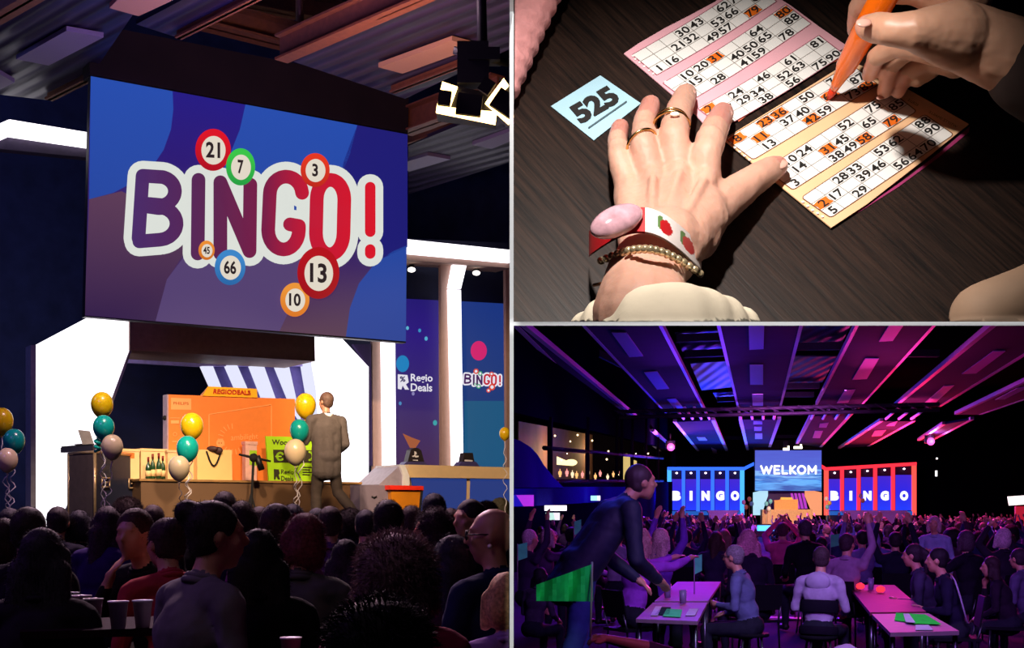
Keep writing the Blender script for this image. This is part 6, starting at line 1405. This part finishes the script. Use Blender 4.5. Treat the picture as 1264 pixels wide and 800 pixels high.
def add_stool(o, lab):
    r0 = root('stool', V((o.location.x, o.location.y, 0)), lab, 'stool', 'stools under the crowd'); m = MB(); m.lathe([(.17, .42), (.18, .43), (.18, .45), (.17, .455)], V((0, 0, 0)), 20); t_ = m.build('seat', plast, None, origin=(0, 0, 0)); t_.parent = r0
    for k in range(4):
        a = k*math.pi/2+.78; m = MB(); m.tube([V((.18*math.cos(a), .18*math.sin(a), 0)), V((.12*math.cos(a), .12*math.sin(a), .43))], .012, 6); l_ = m.build('leg', legm, None, origin=(0, 0, 0)); l_.parent = r0
for (px, py, Y, key, rot, cc, hc_, st, lab) in near:
    o = at_head(px, py, Y, key, rot, cc, hc_, st, lab)
    if o.location.x < .6: clip_person(o, .012); continue
    if px in (905, 1014, 993): add_stool(o, 'low stool under the '+' '.join(lab.split()[:11])); continue
    add_chair(V((o.location.x, o.location.y, 0)), o.rotation_euler.z, 'chair under '+' '.join(lab.split()[:13]), 'stacking chairs under the crowd')
Hm = PROTO['sit_side'][1]; ob_ = [o for o in COL.objects if o.get('label', '').startswith('man with glasses')][0]
m = MB()
for sx in (-1, 1): m.tube([Hm @ V((sx*.034+.024*math.cos(t_), .102, .004+.02*math.sin(t_))) for t_ in [k*.6283 for k in range(11)]], .004, 5); m.tube([Hm @ V((sx*.058, .1, .008)), Hm @ V((sx*.08, .0, .008))], .0035, 5)
g_ = m.build('glasses', dark, None, origin=(0, 0, 0)); g_.parent = ob_
# dark bands and hood of the light jacket, stripes of the dark jacket
jb = [o for o in COL.objects if o.get('label', '').startswith('person in a light banded jacket')][0]
R1 = Matrix.Translation((0, 0, .50)) @ Matrix.Rotation(-.1, 4, 'X')
def ring_band(o, z0, z1, rx, ry, mt, name):
    m = MB(); n = 32; rows_ = 4; vs = []
    for j in range(rows_+1):
        for i in range(n):
            a = 2*math.pi*i/n; b_ = .008*math.sin(math.pi*j/rows_); vs.append(R1 @ V(((rx+b_)*math.cos(a), (ry+b_)*math.sin(a), z0+(z1-z0)*j/rows_)))
    m.add(vs, [(j*n+i, j*n+(i+1) % n, (j+1)*n+(i+1) % n, (j+1)*n+i) for j in range(rows_) for i in range(n)], 0, True); q_ = m.build(name, mt, None, origin=(0, 0, 0)); q_.parent = o
dk_ = mat('band_dark', '#17131f', .9, spec=.05); lt_ = mat('band_light', '#a89cb8', .85, spec=.1)
ring_band(jb, .20, .32, .186, .150, dk_, 'jacket_band'); ring_band(jb, -.02, .06, .192, .155, dk_, 'jacket_band')
m = MB(); m.ell(R1 @ V((0, -.075, .50)), (.13, .06, .10)); m.tube([R1 @ V((-.11, -.02, .54)), R1 @ V((-.06, .07, .48)), R1 @ V((.06, .07, .48)), R1 @ V((.11, -.02, .54))], .035, 8); q_ = m.build('hood', lt_, None, origin=(0, 0, 0)); q_.parent = jb
sj = [o for o in COL.objects if o.get('label', '').startswith('man in a dark jacket with light stripe')][0]
R2 = Matrix.Translation((0, 0, .50)) @ Matrix.Rotation(-.2, 4, 'X')
for sg_ in (-1, 1):
    m = MB(); m.tube([R2 @ V((sg_*x_, y_, z_)) for x_, y_, z_ in ((.05, -.075, .56), (.14, -.085, .52), (.20, -.09, .42), (.20, -.10, .28), (.19, -.11, .10))], .009, 6); q_ = m.build('jacket_stripe', lt_, None, origin=(0, 0, 0)); q_.parent = sj
# standing woman at right
proto('stand_side', seated=False, arms=('down', 'down'), lean=.02)
o = at_head(1153, 647, 17.5, 'stand', 150, '#8890b8', '#b08890', 'bob', 'woman with short light hair and glasses sitting high above the others at right', z0=0)
o.location.z = 0
# bending man at left, leaning over the table
pr, H = person_prims(seated=False, arms=(((-.30, .18, .25), (-.16, .44, .22), (0, 0, 1)), ((.28, .2, .22), (.14, .45, .24), (0, 0, 1))), lean=.62, tilt=.05, turn=-.1, build=1.1, legs=[((-.11, .06, .50), (-.13, -.02, .09)), ((.12, -.06, .50), (.16, -.22, .09))], jacket=1)
me = melt('body', pr, .013, [skin_m, mat('jacket_navy', '#1a1c3c', .7, vary=.15, bump=.2), mat('jeans', '#3a4c9c', .8, vary=.15, bump=.2), shoe_m], 3, lambda c: folds(c) if c.z < 1.3 else 0)
Yb = 10.9; man2 = obj('person', me); a = math.radians(-72); hw = P(792, 596, Yb); off = Matrix.Rotation(a, 3, 'Z') @ H.translation; s_ = hw.z/H.translation.z
man2.location = (hw.x-off.x*s_, hw.y-off.y*s_, 0); man2.rotation_euler = (0, 0, a); man2.scale = (s_,)*3; tag(man2, 'tall man in a dark navy jacket and jeans bending over the left tables', 'person')
h_ = melt('hair', hair_prims('short', H), .012, [mat('hair_dark_man', '#3c2a30', .6)], 2, hdisp('short')); obj('hair', h_, man2)
# green flag waved in front
fl = root('green_flag', P(700, 740, 9.6), 'translucent green paper flag waved at the lower left of the crowd hall', 'flag')
m = MB(); n_ = 14; gr_ = [[P(662+(732-662)*(i/n_), (722-(i/n_)*26)+j*((20+i*1.9)/4), 9.6+.06*math.sin(i*.9+j*.3)) for i in range(n_+1)] for j in range(5)]
for j in range(4):
    for i in range(n_): m.add([gr_[j+1][i], gr_[j+1][i+1], gr_[j][i+1], gr_[j][i]], [(0, 1, 2, 3)], 0, True); m.add([q_+V((0, .004, 0)) for q_ in (gr_[j+1][i], gr_[j+1][i+1], gr_[j][i+1], gr_[j][i])], [(3, 2, 1, 0)], 0, True)
child(m, 'cloth', mat('flag_green', '#28f080', .6, vary=.25, scale=5), fl)
m = MB(); m.tube([P(731, 694, 9.6), P(729, 786, 9.3)], .008, 6); child(m, 'stick', mat('stick', '#8c7c90', .6), fl)
hc9 = P(733, 786, 9.3); pr = [('c', P(860, 822, 9.4), P(800, 800, 9.35), .075, .055, 1), ('c', P(800, 800, 9.35), P(746, 788, 9.3), .055, .03, 0)]+hand_prims(P(750, 789, 9.3), V((-1, 0, .15)), (0, -.5, 1), 0, 1.0, 1.05)
me = melt('body', pr, .006, [skin_m, mat('sleeve_dark_violet', '#3c2440', .8)], 3); me.transform(Matrix.Translation(-hc9)); tag(obj('person', me, None, hc9), 'forearm and hand waving the green flag at the bottom edge', 'person')
for x, y, Y, lab, w_ in ((645, 682, 15.2, 'small green flag held up at the left edge', 12), (713, 652, 18.0, 'small mint green flag by the clapping people at left', 9), (790+72, 698, 14, 'green card held over the second left table', 10), (1032, 668, 20, 'pale green card held up behind the right tables', 14), (884, 662, 22, 'small green flag between raised arms left of the aisle', 6)):
    r0 = root('paper_flag', P(x, y, Y), lab, 'flag'); k = Y/F; m = MB(); c = P(x, y, Y); m.prism([c+V((-w_/2*k, 0, -.1)), c+V((w_/2*k, .03, -.06)), c+V((w_/2*k, .03, .12)), c+V((-w_/2*k, 0, .09))], (0, .004, 0)); child(m, 'cloth', mat('flag_mint', '#58f0a0', .9, spec=.0, vary=.1), r0)
    m = MB(); m.tube([c+V((-w_/2*k, 0, .1)), c+V((-w_/2*k, 0, -.45))], .006, 5); child(m, 'stick', MATS['stick'], r0)
# jackets and seat at the bottom edge
pr = [('c', P(1040, 796, 11.2), P(1062, 800, 11.2), .12, .10, 0), ('c', P(1022, 800, 11.2), P(1045, 792, 11.2), .09, .1, 0)]
pr = [('c', p_[1]-V((0, 0, .12)), p_[2]-V((0, 0, .12)), p_[3], p_[4], 0) for p_ in pr]; me = melt('jacket', pr, .012, [mat('pale_jacket', '#b8a4c0', .8, bump=.3)], 3, folds); tag(obj('jacket', me), 'pale bundled jacket lying at the bottom edge right of the aisle', 'jacket')
# rows
rng = random.Random(11); used = 0
cloths = ['#141020', '#1c1830', '#2c2040', '#503060', '#282838', '#684070', '#0e0c14', '#7868a0', '#402038', '#303860', '#9080a0', '#181418']
hairs = [('dark', '#181014'), ('dark', '#241820'), ('brown', '#4a3028'), ('brown', '#3c2a24'), ('dark', '#1c1418'), ('light', '#7c6050')]
rows = [18.5, 21.5, 25, 29.5, 35, 41.5, 49, 57.5, 67, 77.5, 88.5]
words = ['nearest', 'second', 'third', 'fourth', 'fifth', 'sixth', 'seventh', 'eighth', 'ninth', 'tenth', 'farthest']
act = {'sit': 'sitting still', 'sit_up': 'raising both arms', 'sit_oneup': 'raising one arm', 'sit_clap': 'clapping', 'sit_high': 'clapping overhead', 'sit_turn': 'looking aside', 'sit_lean': 'leaning with hand at chin'}
for ri, Y in enumerate(rows):
    step = .66 if Y < 40 else .72 if Y < 70 else .78
    for sd in (-1, 1):
        u = .72 if sd < 0 else .85
        while True:
            x = Y*TA+sd*u; Yj = Y+rng.uniform(-.6, .6); u += step*rng.uniform(.85, 1.2)
            px = CX+x/Yj*F
            if sd < 0 and (x < .5 or Y*TA-x > 6.2): break
            if px > 1262: break
            if Y < 22 and (640 < px < 725 or 780 < px < 825 or 955 < px < 1010 or 1070 < px < 1110 or 1140 < px < 1168): continue
            key = rng.choices(['sit', 'sit_up', 'sit_oneup', 'sit_clap', 'sit_high', 'sit_turn', 'sit_lean'], [18, 26, 14, 14, 16, 8, 4])[0]
            hn, hc_ = rng.choice(hairs); st = rng.choice(['short', 'short', 'bob', 'long', 'pony', 'curly']); rot = rng.uniform(-25, 25) + (25 if sd > 0 else -25)*.5
            hw_ = {'short': 'short', 'bob': 'bobbed', 'long': 'long', 'pony': 'ponytailed', 'curly': 'curly'}[st]
            lab = '%s person, %s %s hair, %s crowd row %s of aisle' % (act[key], hw_, hn, words[ri], 'left' if sd < 0 else 'right')
            o = make_person(key, V((x, Yj, 0)), math.radians(rot)-.1, rng.uniform(.92, 1.06), rng.choice(cloths), hc_, st, lab, 'crowd row, %s, %s of the aisle' % (words[ri], 'left' if sd < 0 else 'right')); used += 1
print('CROWD', used)
# ----- lights of this room: added overhead lights point down and back over the public
for Yz, e_ in ((24, 210), (33, 380), (45, 640), (60, 1000), (78, 1400)):
    for k_u, c_ in ((-.085, '#7c28ff'), (.10, '#ff38b4')):
        u_ = k_u*Yz if k_u > 0 else max(-2.4, k_u*Yz); area('added_crowd_light', V((TA*Yz+u_, Yz, 6.1)), V((TA*(Yz-7)+u_, Yz-7, .5)), e_, c_, 1.6+.03*Yz, 1.0, 95)
area('crowd_front', V((2.6, 6.5, 4.6)), V((4.2, 16, .2)), 110, '#b070f0', 2.5, 1.5, 80)  # added fill from the camera side on the near crowd
spot('table_fill_spot', V((2.2, 7.0, 5.6)), V((2.4, 11.0, .7)), 420, '#e0f4ff', 36, .8, .1)  # added neutral light so the papers on the tables keep their colour
spot('back_rim', V((.5, 14.5, 4.6)), V((.75, 10.9, 1.2)), 420, '#3040ff', 26, .6, .05)  # added blue rim light on the bending man
spot('flag_fill_spot', V((1.2, 7.0, 4.4)), P(700, 722, 9.6), 160, '#c8ffd8', 13, .6, .05)  # added spot brightening the green flag alone
spot('hand_fill_spot', V((2.4, 7.4, 3.4)), P(770, 792, 9.3), 60, '#ff5890', 12, .6, .05)  # added reddish spot on the hand with the flag
area('blue_wall_glow', V((15, 93, 3.2)), V((12.5, 70, 1)), 2200, '#2050ff', 6, 3)
area('red_wall_glow', V((27, 93, 3.2)), V((22, 70, 1)), 2200, '#ff2838', 6, 3)
area('crowd_front_far', V((6.5, 26, 6.0)), V((9, 39, .5)), 420, '#d070e8', 3, 1.5, 70)  # added fill on the middle rows
area('crowd_front_back', V((11.5, 52, 6.0)), V((13.5, 68, 1.0)), 900, '#d868e0', 4, 1.5, 60)  # added fill on the back rows
area('ceiling_blue', V((10.5, 82, 2.8)), V((8.5, 62, 6.6)), 1300, '#1c20ff', 3, 1)
area('ceiling_violet', V((9, 38, 3.0)), V((6.5, 42, 6.6)), 70, '#6030ff', 4, 3)
area('ceiling_red', V((26, 84, 2.8)), V((21, 62, 6.6)), 1000, '#ff1838', 3, 1)
area('ceiling_red_near', V((14.5, 40, 3.0)), V((14.5, 46, 6.6)), 60, '#d01878', 4, 2)
for Yz in (18, 23, 29, 37, 48, 62): spot('aisle_fill_spot', V((TA*Yz+.12, Yz, 6.2)), V((TA*Yz+.12, Yz+.01, 0)), 520, '#2c18ff', 9, .6, .1)  # added overhead spots that lay the blue strip along the aisle
area('gallery_blue', V((6.5, 46, 2.6)), V((3.5, 52, 4.0)), 60, '#2820ff', 2, 1)
spot('far_stage_fill_spot', V((20, 80, 6.0)), B_(975, 630), 13000, '#ffe0b8', 24, .8, .2)  # added warm spot to brighten the carton and far stage
